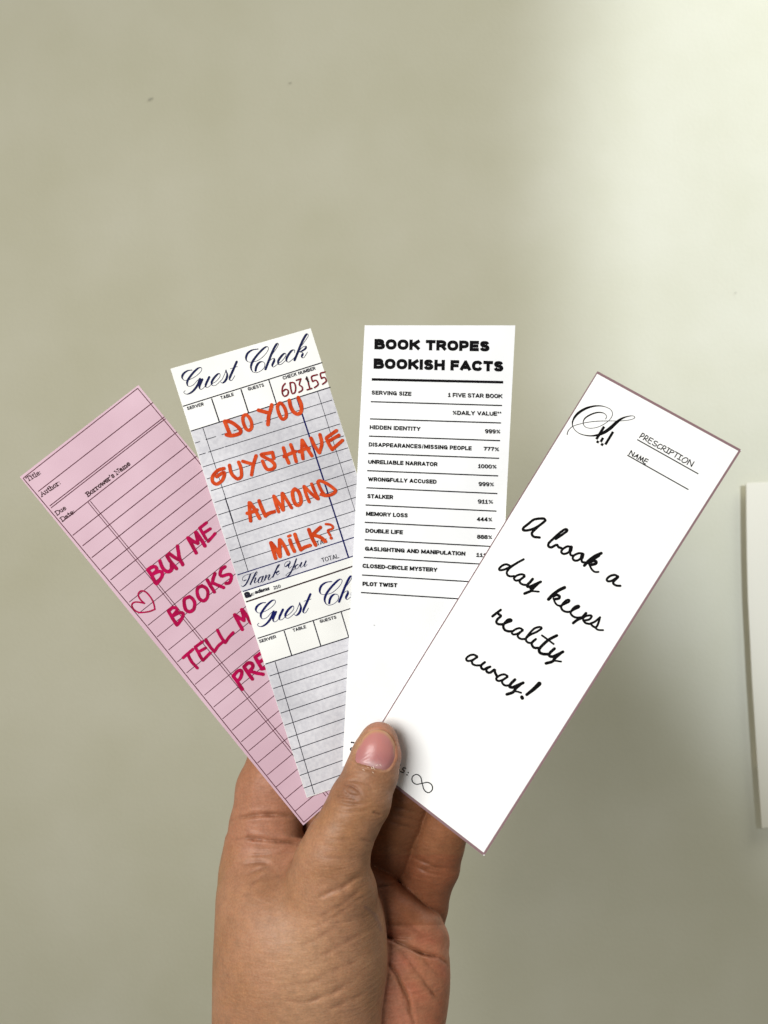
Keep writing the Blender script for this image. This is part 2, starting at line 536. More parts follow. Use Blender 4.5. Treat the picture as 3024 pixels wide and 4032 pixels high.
# slab-serif stroke letters for the printed field names
SER = {'T': (.8, [[(.4, 0), (.4, 1)], [(.02, 1), (.78, 1)], [(.02, 1), (.02, .78)], [(.78, 1), (.78, .78)], [(.24, 0), (.56, 0)]]),
       'i': (.42, [[(.2, 0), (.2, .68)], [(.06, .68), (.2, .68)], [(.04, 0), (.38, 0)], [(.2, .92), (.21, .95)]]),
       't': (.46, [[(.2, .95), (.2, .12), (.3, .02), (.42, .08)], [(.04, .68), (.4, .68)]]),
       'l': (.42, [[(.2, 0), (.2, 1)], [(.06, 1), (.2, 1)], [(.04, 0), (.38, 0)]]),
       'e': (.6, [[(.1, .38), (.52, .38), (.5, .6), (.3, .7), (.12, .55), (.08, .3), (.18, .06), (.34, 0), (.54, .12)]]),
       ':': (.34, [[(.15, .05), (.16, .07)], [(.15, .55), (.16, .57)]]),
       'A': (.9, [[(.12, 0), (.44, 1), (.78, 0)], [(.24, .36), (.66, .36)], [(.0, 0), (.24, 0)], [(.66, 0), (.9, 0)]]),
       'u': (.66, [[(.14, .68), (.14, .15), (.28, 0), (.5, .16)], [(.5, .68), (.5, 0), (.62, 0)], [(.02, .68), (.14, .68)], [(.38, .68), (.5, .68)]]),
       'h': (.66, [[(.14, 1), (.14, 0)], [(.14, .5), (.32, .68), (.5, .55), (.5, 0)], [(.02, 1), (.14, 1)], [(.02, 0), (.26, 0)], [(.4, 0), (.62, 0)]]),
       'o': (.62, [[(.3, .69), (.1, .52), (.1, .18), (.3, 0), (.5, .18), (.5, .52), (.3, .69)]]),
       'r': (.56, [[(.16, .68), (.16, 0)], [(.16, .45), (.3, .66), (.48, .62)], [(.02, .68), (.16, .68)], [(.02, 0), (.34, 0)]]),
       'D': (.84, [[(.14, 0), (.14, 1)], [(.02, 1), (.45, 1), (.74, .75), (.74, .25), (.45, 0), (.02, 0)]]),
       'a': (.62, [[(.1, .56), (.28, .69), (.46, .56), (.46, .1), (.58, 0)], [(.46, .4), (.2, .38), (.08, .2), (.2, .01), (.46, .16)]]),
       'B': (.76, [[(.14, 0), (.14, 1)], [(.02, 1), (.45, 1), (.6, .86), (.58, .64), (.42, .54), (.14, .54)], [(.42, .54), (.68, .4), (.66, .12), (.45, 0), (.02, 0)]]),
       'w': (.9, [[(.06, .68), (.24, 0), (.44, .6), (.64, 0), (.84, .68)], [(0, .68), (.18, .68)], [(.72, .68), (.92, .68)]]),
       "'": (.26, [[(.12, 1), (.1, .74)]]),
       's': (.54, [[(.46, .5), (.44, .64), (.26, .7), (.1, .56), (.2, .4), (.4, .3), (.46, .14), (.28, 0), (.1, .06), (.06, .2)]]),
       'N': (.9, [[(.16, 0), (.16, 1), (.72, 0), (.72, 1)], [(0, 0), (.32, 0)], [(.02, 1), (.16, 1)], [(.58, 1), (.88, 1)]]),
       'm': (.96, [[(.14, .68), (.14, 0)], [(.14, .5), (.3, .68), (.46, .54), (.46, 0)], [(.46, .5), (.62, .68), (.8, .54), (.8, 0)], [(.02, 0), (.24, 0)], [(.36, 0), (.56, 0)], [(.7, 0), (.92, 0)]]),
       ' ': (.4, [])}


def serif(ink, s, A, B, cap, z, wd):
    tot = sum(SER[ch][0] for ch in s)
    A = np.array(A, float); B = np.array(B, float)
    ex = (B - A) / tot
    u = (B - A) / np.linalg.norm(B - A)
    up = np.array([u[1], -u[0]]) * cap
    x = 0
    for ch in s:
        wch, st = SER[ch]
        for k in st:
            ink.ribbon([A + ex * (x + a) + up * b for a, b in k], wd, z, smooth=len(k) > 4, step=2)
        x += wch


ink = Ink(c1, 'field_names', ink_mat('brown_ink', lin(62, 40, 44)))
serif(ink, 'Title:', (103, 332), (290, 222), 62, C1, 11)
serif(ink, 'Author:', (288, 540), (556, 358), 62, C1, 12)
serif(ink, 'Due', (497, 795), (628, 705), 58, C1, 11)
serif(ink, 'Date:', (568, 880), (752, 750), 58, C1, 11)
serif(ink, "Borrower's Name", (918, 540), (1500, 100), 60, C1, 13)
ink.done()

crim = ink_mat('crimson_marker', lin(174, 0, 74), lin(142, 0, 54), 420)
msg = Ink(c1, 'handwriting', crim, 'crimson brush lettering')


def strokes(ink, z, wd, lst, rough=0.05):
    for s in lst:
        ink.ribbon(s, wd, z, rough=rough, step=4.0)


strokes(msg, A1, 58, [
    [(325, 885), (390, 985), (440, 1085)], [(325, 880), (390, 840), (440, 838), (462, 870), (445, 915), (400, 950)],
    [(400, 950), (490, 908), (540, 922), (548, 968), (510, 1040), (458, 1100)],
    [(510, 745), (545, 840), (600, 900), (650, 912), (690, 880), (690, 790)], [(622, 668), (680, 760), (770, 865)], [(690, 800), (705, 850), (670, 895)],
    [(658, 632), (740, 690), (800, 725)], [(785, 515), (800, 610), (815, 700), (865, 802)],
    [(945, 388), (1010, 500), (1075, 620)], [(955, 388), (1030, 440), (1100, 470)], [(1065, 302), (1090, 390), (1100, 470)], [(1075, 302), (1150, 410), (1212, 512)]])
strokes(msg, A1, 49, [[(1130, 235), (1180, 320), (1225, 400)], [(1135, 230), (1235, 150)], [(1200, 305), (1295, 245)], [(1262, 442), (1370, 320)]])
strokes(msg, A2, 54, [
    [(92, 815), (150, 920), (222, 1030)], [(90, 815), (150, 765), (205, 765), (225, 800), (190, 850), (150, 890)],
    [(175, 880), (260, 840), (318, 852), (308, 910), (262, 985), (222, 1030)],
    [(420, 590), (345, 625), (335, 700), (360, 790), (420, 825), (480, 790), (500, 700), (470, 630), (420, 590)],
    [(610, 420), (545, 462), (540, 540), (575, 625), (640, 655), (690, 610), (705, 530), (680, 460), (610, 420)],
    [(695, 332), (750, 430), (805, 518)], [(815, 232), (785, 310), (775, 370)], [(780, 378), (860, 412), (948, 448)],
    [(970, 125), (910, 170), (895, 250), (930, 270), (990, 250), (1050, 245), (1070, 290), (1040, 370), (985, 385)]])
strokes(msg, A2, 49, [
    [(320, 1540), (470, 1410)], [(392, 1490), (450, 1600), (540, 1700)],
    [(508, 1372), (560, 1470), (612, 1562)], [(508, 1372), (618, 1292)], [(575, 1440), (668, 1388)], [(628, 1580), (740, 1465)],
    [(672, 1258), (740, 1370), (805, 1445)], [(805, 1445), (870, 1350), (930, 1300)],
    [(852, 1110), (910, 1220), (975, 1305)], [(975, 1305), (1030, 1222), (1095, 1150)]])
strokes(msg, A2, 56, [
    [(1122, 878), (1180, 990), (1240, 1100)], [(1122, 872), (1200, 925), (1265, 960)], [(1230, 792), (1255, 880), (1265, 960)], [(1240, 792), (1310, 890), (1375, 1000)],
    [(1100, 1830), (1160, 1910), (1240, 2030)], [(1100, 1822), (1170, 1748), (1225, 1742), (1230, 1800), (1200, 1870), (1165, 1895)],
    [(1270, 1690), (1330, 1780), (1395, 1870)], [(1265, 1682), (1330, 1622), (1390, 1632), (1400, 1690), (1350, 1745)], [(1370, 1752), (1470, 1780), (1565, 1798)],
    [(1440, 1530), (1490, 1620), (1540, 1710)], [(1440, 1528), (1540, 1460)], [(1500, 1610), (1570, 1565)], [(1540, 1715), (1610, 1690), (1690, 1610)]])
msg.done()
ht = Ink(c1, 'heart_drawing', crim)
ht.ribbon([(270, 1405), (215, 1355), (180, 1300), (175, 1255), (210, 1215), (270, 1217), (330, 1265), (390, 1350), (420, 1430), (432, 1500)], 24, A1, rough=.04)
ht.ribbon([(432, 1498), (350, 1530), (260, 1545), (180, 1545), (110, 1505), (75, 1450), (85, 1405), (130, 1385), (200, 1390), (270, 1405)], 24, A1, rough=.04)
ht.done()

# ---- guest-check bookmark ---------------------------------------------------------
chk_paper = paper_mat('check_paper', lin(233, 233, 230), lin(226, 226, 223), 60)
c2 = Card([(671, 1452), (1223, 1292), (1752, 2954), (1208, 3141)], 0.0014, 0.0040, 0.0030, -0.0012, chk_paper,
          'white and grey restaurant check bookmark with orange brush lettering, overlapping the pink card')
grey = new_mat('grey_tint', lin(208, 206, 213), 0.65, 0.2)
gm = noise_col(grey, 38, lin(191, 190, 195), lin(215, 214, 219), 6, 0.36, 0.62)
gf = noise_col(grey, 900, lin(240, 240, 242), lin(255, 255, 255), 3, 0.35, 0.65)
mx = N(grey, 'ShaderNodeMix', data_type='RGBA', blend_type='MULTIPLY')
mx.inputs['Factor'].default_value = 1.0
L(grey, gm, mx.inputs[6]); L(grey, gf, mx.inputs[7]); L(grey, mx.outputs[2], base(grey))
bump(grey, 700, 0.25, 0.0002, 5)
g1 = Ink(c2, 'grey_tint', grey); g1.patch([(751, 1698), (1297, 1526), (1496, 2156), (951, 2330)]); g1.done()
g2 = Ink(c2, 'grey_tint', grey); g2.patch([(1042, 2617), (1588, 2439), (1750, 2952), (1209, 3138)], 16, 24); g2.done()
navy = ink_mat('navy_ink', lin(20, 24, 62), lin(28, 34, 74), 900)
dark = ink_mat('dark_ink', lin(30, 30, 44))
deep = ink_mat('deep_blue_ink', lin(14, 20, 84))
ln = Ink(c2, 'ruled_lines', dark)


def rz(p, z): return np.array(p, float) * z[2] + np.array(z[:2])


def rule(p, z, wd, length=566, sl=-0.318):
    q = rz(p, z)
    d = np.array([1, sl]) / math.hypot(1, sl)
    ln.ribbon([q, q + d * length], wd, smooth=False, cap=False)


for p in [(265, 1005), (298, 1103), (330, 1200), (362, 1298), (395, 1395), (425, 1490)]: rule(p, R3, 3.0, 566, -.314)
for p in [(140, 160), (178, 272), (213, 383), (248, 495), (283, 606)]: rule(p, R4, 3.0, 566, -.32)
for p in [(1098, 600), (1122, 682), (1145, 763), (1170, 843), (1195, 922), (1220, 1003), (1243, 1085), (1270, 1167), (1295, 1250), (1320, 1333)]:
    rule(p, R2, 3.2, 564, -.322 - .00005 * (p[1] - 600))
for a, b, z, wd in [((165, 705), (1305, 347), R3, 4.4), ((230, 908), (1372, 548), R3, 4.4), ((400, 640), (465, 835), R3, 5), ((640, 565), (703, 760), R3, 5),
                    ((868, 490), (930, 685), R3, 4.6), ((330, 882), (580, 1655), R3, 2.6), ((204, 0), (420, 687), R4, 2.8), ((1265, 582), (1570, 1555), R3, 2.2),
                    ((508, 1312), (1370, 1035), R4, 4.2), ((580, 1552), (1700, 1192), R4, 4.4), ((755, 1240), (825, 1470), R4, 4.4), ((1027, 1150), (1097, 1380), R4, 4.4),
                    ((1287, 1065), (1358, 1300), R4, 4.2), ((1133, 507), (1390, 1372), R2, 3.0), ((1370, 1035), (1600, 961), R4, 4.2), ((1320, 1333), (1400, 1306), R2, 2.4)]:
    ln.ribbon([rz(a, z), rz(b, z)], wd, smooth=False, cap=False)
ln.done()
ln = Ink(c2, 'heavy_lines', deep)
ln.ribbon([rz((1098, 640), R3), rz((1430, 1659), R3), rz((1355, 553), R4)], 6.2, smooth=False, cap=False)
ln.ribbon([rz((320, 720), R4), rz((1405, 370), R4), rz((1620, 301), R4)], 4.2, smooth=False, cap=False)
ln.ribbon([rz((370, 875), R4), rz((1397, 545), R4), rz((1640, 467), R4)], 4.4, smooth=False, cap=False)
ln.done()
ln = Ink(c2, 'divider_line', ink_mat('umber_ink', lin(42, 18, 20)))
ln.ribbon([rz((400, 972), R4), rz((1393, 640), R4), rz((1660, 551), R4)], 5.6, smooth=False, cap=False)
ln.done()

GUEST = [
    [(170, 483), (120, 490), (70, 525), (52, 570), (75, 605), (115, 605), (180, 580), (240, 540), (285, 490), (285, 455), (250, 458), (200, 500), (150, 560), (115, 620), (118, 668), (145, 680), (190, 660), (235, 610), (262, 592)],
    [(268, 590), (235, 670), (185, 735), (130, 770), (90, 770), (72, 748), (90, 733)],
    [(296, 596), (262, 680), (275, 716), (310, 700), (345, 650), (375, 572)], [(380, 568), (338, 660), (345, 692), (375, 685), (410, 650)],
    [(410, 650), (460, 620), (505, 570), (510, 532), (488, 528), (440, 575), (408, 635), (420, 668), (450, 670), (490, 640), (540, 590)],
    [(540, 590), (570, 520), (585, 478)], [(582, 490), (598, 540), (582, 600), (545, 638), (518, 628)],
    [(712, 382), (670, 480), (628, 575), (632, 606), (655, 605), (690, 550)], [(635, 466), (720, 440)]]
CHECK = [
    [(970, 228), (900, 240), (845, 280), (825, 340), (845, 380), (900, 385), (980, 360), (1060, 290), (1095, 230), (1085, 200), (1045, 215), (970, 290), (910, 370), (885, 440), (900, 495), (940, 515), (1000, 495), (1045, 450), (1050, 400), (1020, 380), (980, 395), (950, 440), (940, 490)],
    [(1120, 320), (1180, 240), (1215, 180), (1205, 160), (1180, 190), (1140, 270), (1100, 370), (1060, 472)],
    [(1075, 430), (1120, 362), (1160, 340), (1166, 368), (1142, 425), (1160, 445), (1195, 420)],
    [(1195, 420), (1260, 370), (1305, 310), (1300, 280), (1265, 300), (1218, 365), (1216, 410), (1245, 415), (1290, 380), (1325, 345)],
    [(1412, 272), (1412, 240), (1372, 252), (1322, 325), (1315, 372), (1345, 385), (1390, 350), (1430, 310)],
    [(1480, 210), (1540, 130), (1577, 70), (1565, 45), (1538, 75), (1490, 170), (1450, 270), (1412, 362)],
    [(1436, 300), (1500, 212), (1550, 195), (1540, 225), (1490, 258), (1470, 262)], [(1475, 258), (1512, 280), (1498, 322), (1525, 332), (1568, 265)]]
for dx, dy in ((0, 0), (290, 915.5)):
    hd = Ink(c2, 'script_heading', deep if dx else navy, None)
    z = (GC[0] + dx, GC[1] + dy, GC[2])
    for s in GUEST + CHECK:
        hd.callig(s, z, 6.5, 28, (-0.42, 0.91))
    hd.done()

ty = Ink(c2, 'thank_you_script', navy)
for s in [[(105, 372), (65, 385), (50, 355), (85, 312), (150, 290), (212, 268)], [(165, 292), (135, 370), (95, 440), (55, 468), (36, 452)],
          [(205, 350), (250, 295), (262, 262), (243, 268), (202, 350), (163, 436)], [(175, 405), (218, 348), (242, 343), (222, 400), (232, 416), (268, 385)],
          [(338, 325), (300, 340), (275, 392), (288, 416), (318, 392), (345, 325)], [(347, 322), (325, 385), (333, 405), (362, 382)],
          [(388, 308), (366, 376)], [(370, 368), (415, 308), (440, 300), (418, 355), (430, 372), (470, 330)],
          [(525, 240), (565, 185), (580, 155), (556, 172), (518, 255), (482, 332)], [(500, 292), (550, 248), (572, 248), (530, 275)], [(530, 272), (548, 302), (582, 276)],
          [(705, 150), (662, 186), (648, 160), (672, 120), (715, 106), (728, 122), (706, 175), (718, 208), (755, 178)],
          [(818, 76), (775, 190), (725, 288), (690, 320), (668, 305), (700, 278), (790, 222)],
          [(835, 155), (803, 180), (803, 218), (838, 205), (860, 165), (840, 153)],
          [(892, 128), (872, 178), (888, 194), (925, 160), (950, 108)], [(954, 106), (928, 172), (942, 184), (970, 152)]]:
    ty.callig(s, TY, 5.5, 20, (-0.42, 0.91), 1.2)
ty.done()

fl = Ink(c2, 'column_names', dark)
for t, a, b, cp, z in [('SERVER', (203, 737), (338, 697), 28, R3), ('TABLE', (477, 650), (583, 618), 28, R3), ('GUESTS', (700, 578), (830, 542), 28, R3),
                       ('CHECK NUMBER', (985, 488), (1250, 405), 28, R3)]:
    grot(fl, t, a, b, cp, z, .2, .14)
fl.done()
fl = Ink(c2, 'column_names', dark)
for t, a, b, cp, z in [('SERVER', (388, 805), (598, 740), 40, C2), ('TABLE', (812, 665), (975, 615), 40, C2), ('GUESTS', (1150, 553), (1355, 495), 40, C2)]:
    grot(fl, t, a, b, cp, z, .2, .14)
fl.done()
fl = Ink(c2, 'total_names', dark)
grot(fl, 'TOTAL', (1110, 605), (1270, 560), 42, R4, .13, .1)
grot(fl, 'TAX', (1062, 447), (1160, 418), 42, R4, .13, .1)
fl.done()
fl = Ink(c2, 'form_number', dark)
grot(fl, '210', (568, 132), (655, 106), 42, C2, .16, .12)
fl.done()
lg = Ink(c2, 'maker_logo', dark)
lg.text('a', (208, 238), (286, 214), 96, C2, bold=0.05)
lg.text('adams', (332, 186), (512, 134), 46, C2, bold=0.035, shear=0.2)
for k in range(7):
    for j in range(3):
        lg.ribbon([(282 + k * 7 - j * 2, 172 + j * 14 - k * 2 + 8), (283 + k * 7 - j * 2, 176 + j * 14 - k * 2 + 8)], 6 - k * .5, C2)
lg.done()
nm = Ink(c2, 'check_digits', ink_mat('maroon_ink', lin(128, 24, 40), lin(96, 12, 24), 1200))
strokes(nm, R3, 12, [[(1000, 518), (980, 545), (976, 592), (992, 622), (1020, 610), (1025, 578), (1005, 565), (982, 582)],
                     [(1040, 515), (1046, 560), (1058, 600), (1080, 590), (1086, 550), (1072, 512), (1040, 512)],
                     [(1092, 492), (1128, 480)], [(1128, 480), (1116, 528), (1138, 545), (1140, 572), (1112, 590)],
                     [(1170, 482), (1180, 474), (1190, 515), (1202, 560)], [(1180, 570), (1218, 558)],
                     [(1262, 446), (1216, 462), (1224, 502)], [(1224, 502), (1252, 492), (1270, 525), (1240, 552)],
                     [(1328, 424), (1288, 437), (1296, 477)], [(1296, 477), (1322, 468), (1336, 498), (1306, 524)]], 0.03)
nm.done()
sm = Ink(c2, 'ink_smudge', black)
sm.ribbon([(1176, 466), (1182, 492), (1190, 502)], 13, R3)
sm.done()

orange = ink_mat('orange_marker', lin(204, 78, 32), lin(180, 54, 16), 420)
om = Ink(c2, 'handwriting', orange, 'orange brush lettering')
strokes(om, B1, 62, [[(185, 500), (225, 600), (275, 720)], [(185, 492), (270, 500), (370, 560), (438, 630), (438, 680), (380, 710), (280, 728), (212, 712)],
                     [(735, 312), (820, 335), (885, 352)], [(952, 226), (930, 320), (905, 400), (890, 545)],
                     [(1240, 150), (1260, 250), (1310, 340), (1380, 375), (1432, 330), (1432, 220), (1385, 105)]], .03)
strokes(om, B1, 55, [[(510, 388), (480, 430), (490, 520), (530, 610), (580, 640), (622, 600), (622, 520), (590, 440), (540, 385), (510, 388)],
                     [(1075, 198), (1045, 250), (1060, 340), (1100, 430), (1140, 460), (1185, 420), (1185, 340), (1150, 250), (1100, 195), (1075, 198)]], .03)
strokes(om, B2, 38, [[(225, 510), (160, 530), (105, 590), (100, 650), (145, 680), (205, 640), (230, 580), (225, 552), (180, 575), (145, 600)],
                     [(285, 475), (305, 560), (350, 612), (385, 622), (415, 590), (410, 510), (385, 442)],
                     [(430, 432), (490, 450), (545, 465)], [(575, 372), (545, 470), (525, 580)],
                     [(750, 335), (700, 345), (630, 360), (680, 395), (745, 430), (778, 475), (760, 512), (705, 522), (672, 490), (645, 430)], [(752, 335), (768, 400)],
                     [(872, 285), (900, 380), (930, 450)], [(952, 252), (985, 340), (1012, 435)], [(880, 380), (940, 350), (1005, 325)],
                     [(1075, 202), (1075, 310), (1085, 403)], [(1075, 202), (1130, 290), (1182, 372)], [(1045, 328), (1100, 300), (1150, 292)],
                     [(1172, 180), (1215, 270), (1262, 338)], [(1265, 338), (1290, 240), (1270, 142)],
                     [(1340, 182), (1370, 250), (1405, 305)], [(1345, 172), (1450, 98)], [(1380, 205), (1476, 148)], [(1405, 302), (1515, 205)]], .03)
strokes(om, B3, 54, [[(155, 452), (160, 580), (175, 720)], [(165, 452), (240, 560), (308, 682)], [(125, 608), (200, 585), (268, 558)],
                     [(300, 422), (345, 540), (395, 648)], [(395, 645), (450, 605), (525, 585)],
                     [(830, 245), (797, 290), (807, 390), (840, 470), (880, 490), (920, 450), (915, 360), (880, 280), (830, 245)],
                     [(475, 1045), (510, 1160), (545, 1275)], [(480, 1045), (560, 1150), (612, 1250)], [(605, 1002), (605, 1130), (612, 1250)], [(615, 1002), (680, 1100), (735, 1215)],
                     [(755, 1002), (785, 1090), (825, 1172)], [(832, 920), (870, 1030), (920, 1150)], [(920, 1148), (980, 1110), (1058, 1084)],
                     [(1038, 848), (1080, 960), (1140, 1080)], [(1210, 816), (1140, 880), (1090, 930)], [(1120, 932), (1210, 962), (1285, 1025)]], .03)
strokes(om, B3, 48, [[(518, 352), (550, 470), (590, 585)], [(522, 352), (590, 450), (655, 560)], [(642, 310), (650, 440), (660, 560)], [(650, 310), (710, 410), (782, 525)],
                     [(967, 208), (1000, 330), (1045, 438)], [(972, 208), (1070, 310), (1170, 392)], [(1080, 172), (1120, 270), (1178, 392)],
                     [(1172, 150), (1220, 260), (1280, 345)], [(1172, 142), (1200, 122), (1300, 162), (1400, 232), (1438, 280), (1380, 328), (1290, 345), (1222, 325)]], .03)
strokes(om, B3, 42, [[(735, 950), (762, 937)]], .03)
strokes(om, B3, 36, [[(1292, 768), (1360, 776), (1398, 810), (1380, 840), (1322, 860), (1335, 900), (1358, 935)]], .03)
strokes(om, B3, 46, [[(1369, 973), (1372, 977)]], .03)
om.done()

# ---- book-list bookmark -------------------------------------------------------------
wht = paper_mat('white_card', lin(243, 244, 246), lin(238, 239, 241), 60)
c3 = Card([(1436, 1281), (2029, 1281), (1941, 3017), (1348, 3018)], 0.0007, 0.0016, 0.0026, 0.0010, wht,
          'white bookmark printed with a black list of book tropes and percentages')
hd = Ink(c3, 'heading', black)
grot(hd, 'BOOK TROPES', (292, 252), (1283, 271), 90, R5, .315, .07)
grot(hd, 'BOOKISH FACTS', (285, 419), (1402, 444), 90, R5, .315, .07)
hd.done()
ln = Ink(c3, 'ruled_lines', black)
ln.ribbon([rz((270, 510), R5), rz((1400, 535), R5)], 10, smooth=False, cap=False)
for a, b in [((262, 702), (1390, 735)), ((255, 850), (1382, 885)), ((246, 998), (1373, 1037)), ((240, 1147), (1365, 1189)), ((231, 1295), (1357, 1340)), ((224, 1442), (1350, 1492)), ((217, 1590), (1342, 1643))]:
    ln.ribbon([rz(a, R5), rz(b, R5)], 4.8, smooth=False, cap=False)
for a, b in [((282, 325), (1350, 378)), ((282, 467), (1340, 523)), ((275, 611), (1340, 672)), ((260, 755), (1310, 820)), ((252, 898), (1290, 965))]:
    ln.ribbon([rz(a, R6), rz(b, R6)], 4.8, smooth=False, cap=False)
ln.done()
rw = Ink(c3, 'row_names', black)
for t, a, b in [('SERVING SIZE', (268, 641), (610, 653)), ('HIDDEN IDENTITY', (252, 939), (688, 954)), ('DISAPPEARANCES/MISSING PEOPLE', (243, 1087), (1128, 1121)),
                ('UNRELIABLE NARRATOR', (238, 1235), (834, 1258)), ('WRONGFULLY ACCUSED', (236, 1385), (826, 1408)), ('STALKER', (230, 1531), (452, 1541))]:
    grot(rw, t, a, b, 36, R5, .255)
for t, a, b in [('MEMORY LOSS', (292, 271), (632, 285)), ('DOUBLE LIFE', (287, 409), (592, 423)), ('GASLIGHTING AND MANIPULATION', (283, 556), (1102, 598)),
                ('CLOSED-CIRCLE MYSTERY', (263, 696), (872, 730)), ('PLOT TWIST', (263, 843), (545, 856))]:
    grot(rw, t, a, b, 34, R6, .255)
rw.done()
vl = Ink(c3, 'row_values', black)
for t, a, b in [('1 FIVE STAR BOOK', (925, 661), (1392, 672)), ('%DAILY VALUE**', (962, 814), (1382, 823)), ('999%', (1242, 973), (1375, 977)), ('777%', (1230, 1125), (1364, 1129)),
                ('1000%', (1183, 1273), (1343, 1279)), ('999%', (1187, 1427), (1320, 1431)), ('911%', (1180, 1577), (1313, 1581))]:
    grot(vl, t, a, b, 36, R5, .215)
for t, a, b in [('444%', (1197, 315), (1323, 319)), ('888%', (1198, 459), (1323, 464)), ('111%', (1192, 607), (1322, 613))]:
    grot(vl, t, a, b, 34, R6, .215)
vl.done()
ft = Ink(c3, 'footnote', black)
ft.ribbon([(318, 410), (320, 411)], 15, NZ); ft.ribbon([(334, 412), (336, 413)], 13, NZ)
ft.ribbon([(318, 460), (306, 470), (312, 486)], 9, NZ)
ft.done()
ft = Ink(c3, 'ink_speck', black)
ft.ribbon([(358, 1164), (359, 1166)], 5, R6)
ft.done()

# ---- prescription bookmark ------------------------------------------------------------
wht2 = paper_mat('bright_card', lin(253, 253, 253), lin(251, 251, 251), 60)
c4 = Card([(2352, 1462), (2919, 1773), (1906, 3370), (1416, 2988)], 0.0, 0.0, -0.0040, -0.0008, wht2,
          'white bookmark with mauve edge and black cursive writing, rightmost and frontmost of the fan')
bd = Ink(c4, 'mauve_edge', new_mat('mauve_ink', lin(140, 112, 116), 0.6, 0.2))
bd.ribbon([(2353, 1467), (2915, 1774)], 10, smooth=False, cap=False)
bd.ribbon([(2914, 1773), (1905, 3364)], 9, smooth=False, cap=False)
bd.ribbon([(1905, 3364), (1418, 2986)], 10, smooth=False, cap=False)
bd.ribbon([(1418, 2987), (2354, 1463)], 4.5, smooth=False, cap=False)
bd.done()
lo = Ink(c4, 'monogram', black)
SW = [(900, 440, 14), (920, 390, 12), (880, 335, 14), (800, 312, 22), (700, 322, 28), (580, 370, 30), (500, 430, 26), (470, 500, 17), (490, 570, 13), (550, 608, 12), (640, 615, 12),
      (760, 590, 12), (880, 530, 12), (980, 450, 12), (1033, 350, 13), (1000, 260, 12), (900, 207, 13), (780, 185, 24), (640, 198, 36), (500, 245, 48), (370, 330, 52), (290, 430, 38),
      (262, 530, 22), (290, 620, 13), (370, 700, 14), (480, 745, 18), (620, 762, 26), (760, 742, 44), (880, 692, 62), (1000, 605, 70), (1120, 495, 60), (1220, 425, 38), (1330, 388, 20),
      (1420, 378, 12), (1462, 405, 12), (1420, 440, 12), (1300, 465, 12), (1150, 475, 11), (950, 475, 12), (750, 480, 14), (600, 495, 14), (440, 525, 12), (280, 575, 13), (200, 640, 15), (168, 700, 16), (162, 740, 15)]
lo.ribbon([p[:2] for p in SW], [p[2] for p in SW], LG, step=1.6)
for a, b, wd in [((873, 583), (722, 828), 52), ((852, 798), (805, 880), 50), ((1045, 682), (895, 930), 50), ((762, 858), (735, 898), 52), ((848, 905), (820, 950), 52)]:
    lo.ribbon([a, b], wd, LG, smooth=False, cap=False)
lo.done()
pr = Ink(c4, 'field_names', black)
strokes(pr, E1, 18, [[(415, 210), (360, 290)], [(415, 210), (445, 225), (440, 262), (405, 270), (385, 264)],
                     [(485, 250), (425, 330)], [(485, 250), (515, 270), (500, 308), (455, 310)], [(465, 312), (485, 355)],
                     [(612, 320), (555, 290)], [(555, 290), (510, 370), (558, 405)], [(535, 330), (580, 355)],
                     [(690, 375), (660, 355), (625, 362), (635, 395), (665, 415), (660, 440), (625, 440), (590, 408)],
                     [(772, 430), (740, 410), (700, 430), (680, 460), (700, 485), (732, 485)],
                     [(805, 435), (745, 510)], [(805, 435), (840, 455), (830, 488), (785, 490)], [(790, 495), (810, 540)],
                     [(875, 470), (922, 500)], [(900, 485), (850, 560)], [(820, 548), (880, 578)],
                     [(940, 510), (890, 590)], [(940, 510), (985, 535), (975, 562), (925, 560)],
                     [(1010, 545), (1090, 590)], [(1050, 567), (1000, 645)],
                     [(1088, 592), (1145, 625)], [(1115, 607), (1070, 685)], [(1045, 672), (1100, 700)],
                     [(1190, 655), (1140, 680), (1130, 725), (1165, 745), (1215, 730), (1240, 690), (1220, 660), (1190, 655)],
                     [(1222, 778), (1275, 690)], [(1275, 690), (1300, 815)], [(1300, 815), (1350, 730)],
                     [(168, 600), (212, 525)], [(212, 525), (235, 630)], [(235, 630), (272, 560)], [(258, 640), (335, 598)], [(335, 598), (310, 670)], [(288, 625), (322, 640)],
                     [(330, 690), (385, 625)], [(385, 625), (372, 705)], [(372, 705), (432, 650)], [(432, 650), (410, 730)],
                     [(520, 695), (475, 670)], [(475, 670), (430, 745), (470, 770)], [(455, 710), (500, 730)]], 0)
pr.done()
ln = Ink(c4, 'ruled_lines', black)
ln.ribbon([(325, 330), (1420, 945)], 20, E1, smooth=False)
ln.ribbon([(145, 613), (1240, 1230)], 20, E1, smooth=False)
ln.done()
ms = Ink(c4, 'cursive_message', black)
strokes(ms, W1, 34, [[(555, 165), (540, 140), (470, 140), (400, 155), (330, 210), (270, 258), (265, 290), (330, 292), (420, 262), (500, 212), (555, 165)],
                     [(480, 225), (400, 300), (378, 335), (402, 375), (480, 386)],
                     [(690, 405), (780, 345), (838, 300), (835, 280), (800, 285), (720, 345), (650, 410), (600, 460), (595, 500), (632, 515), (680, 490), (710, 482), (725, 510), (765, 525)]], .02)
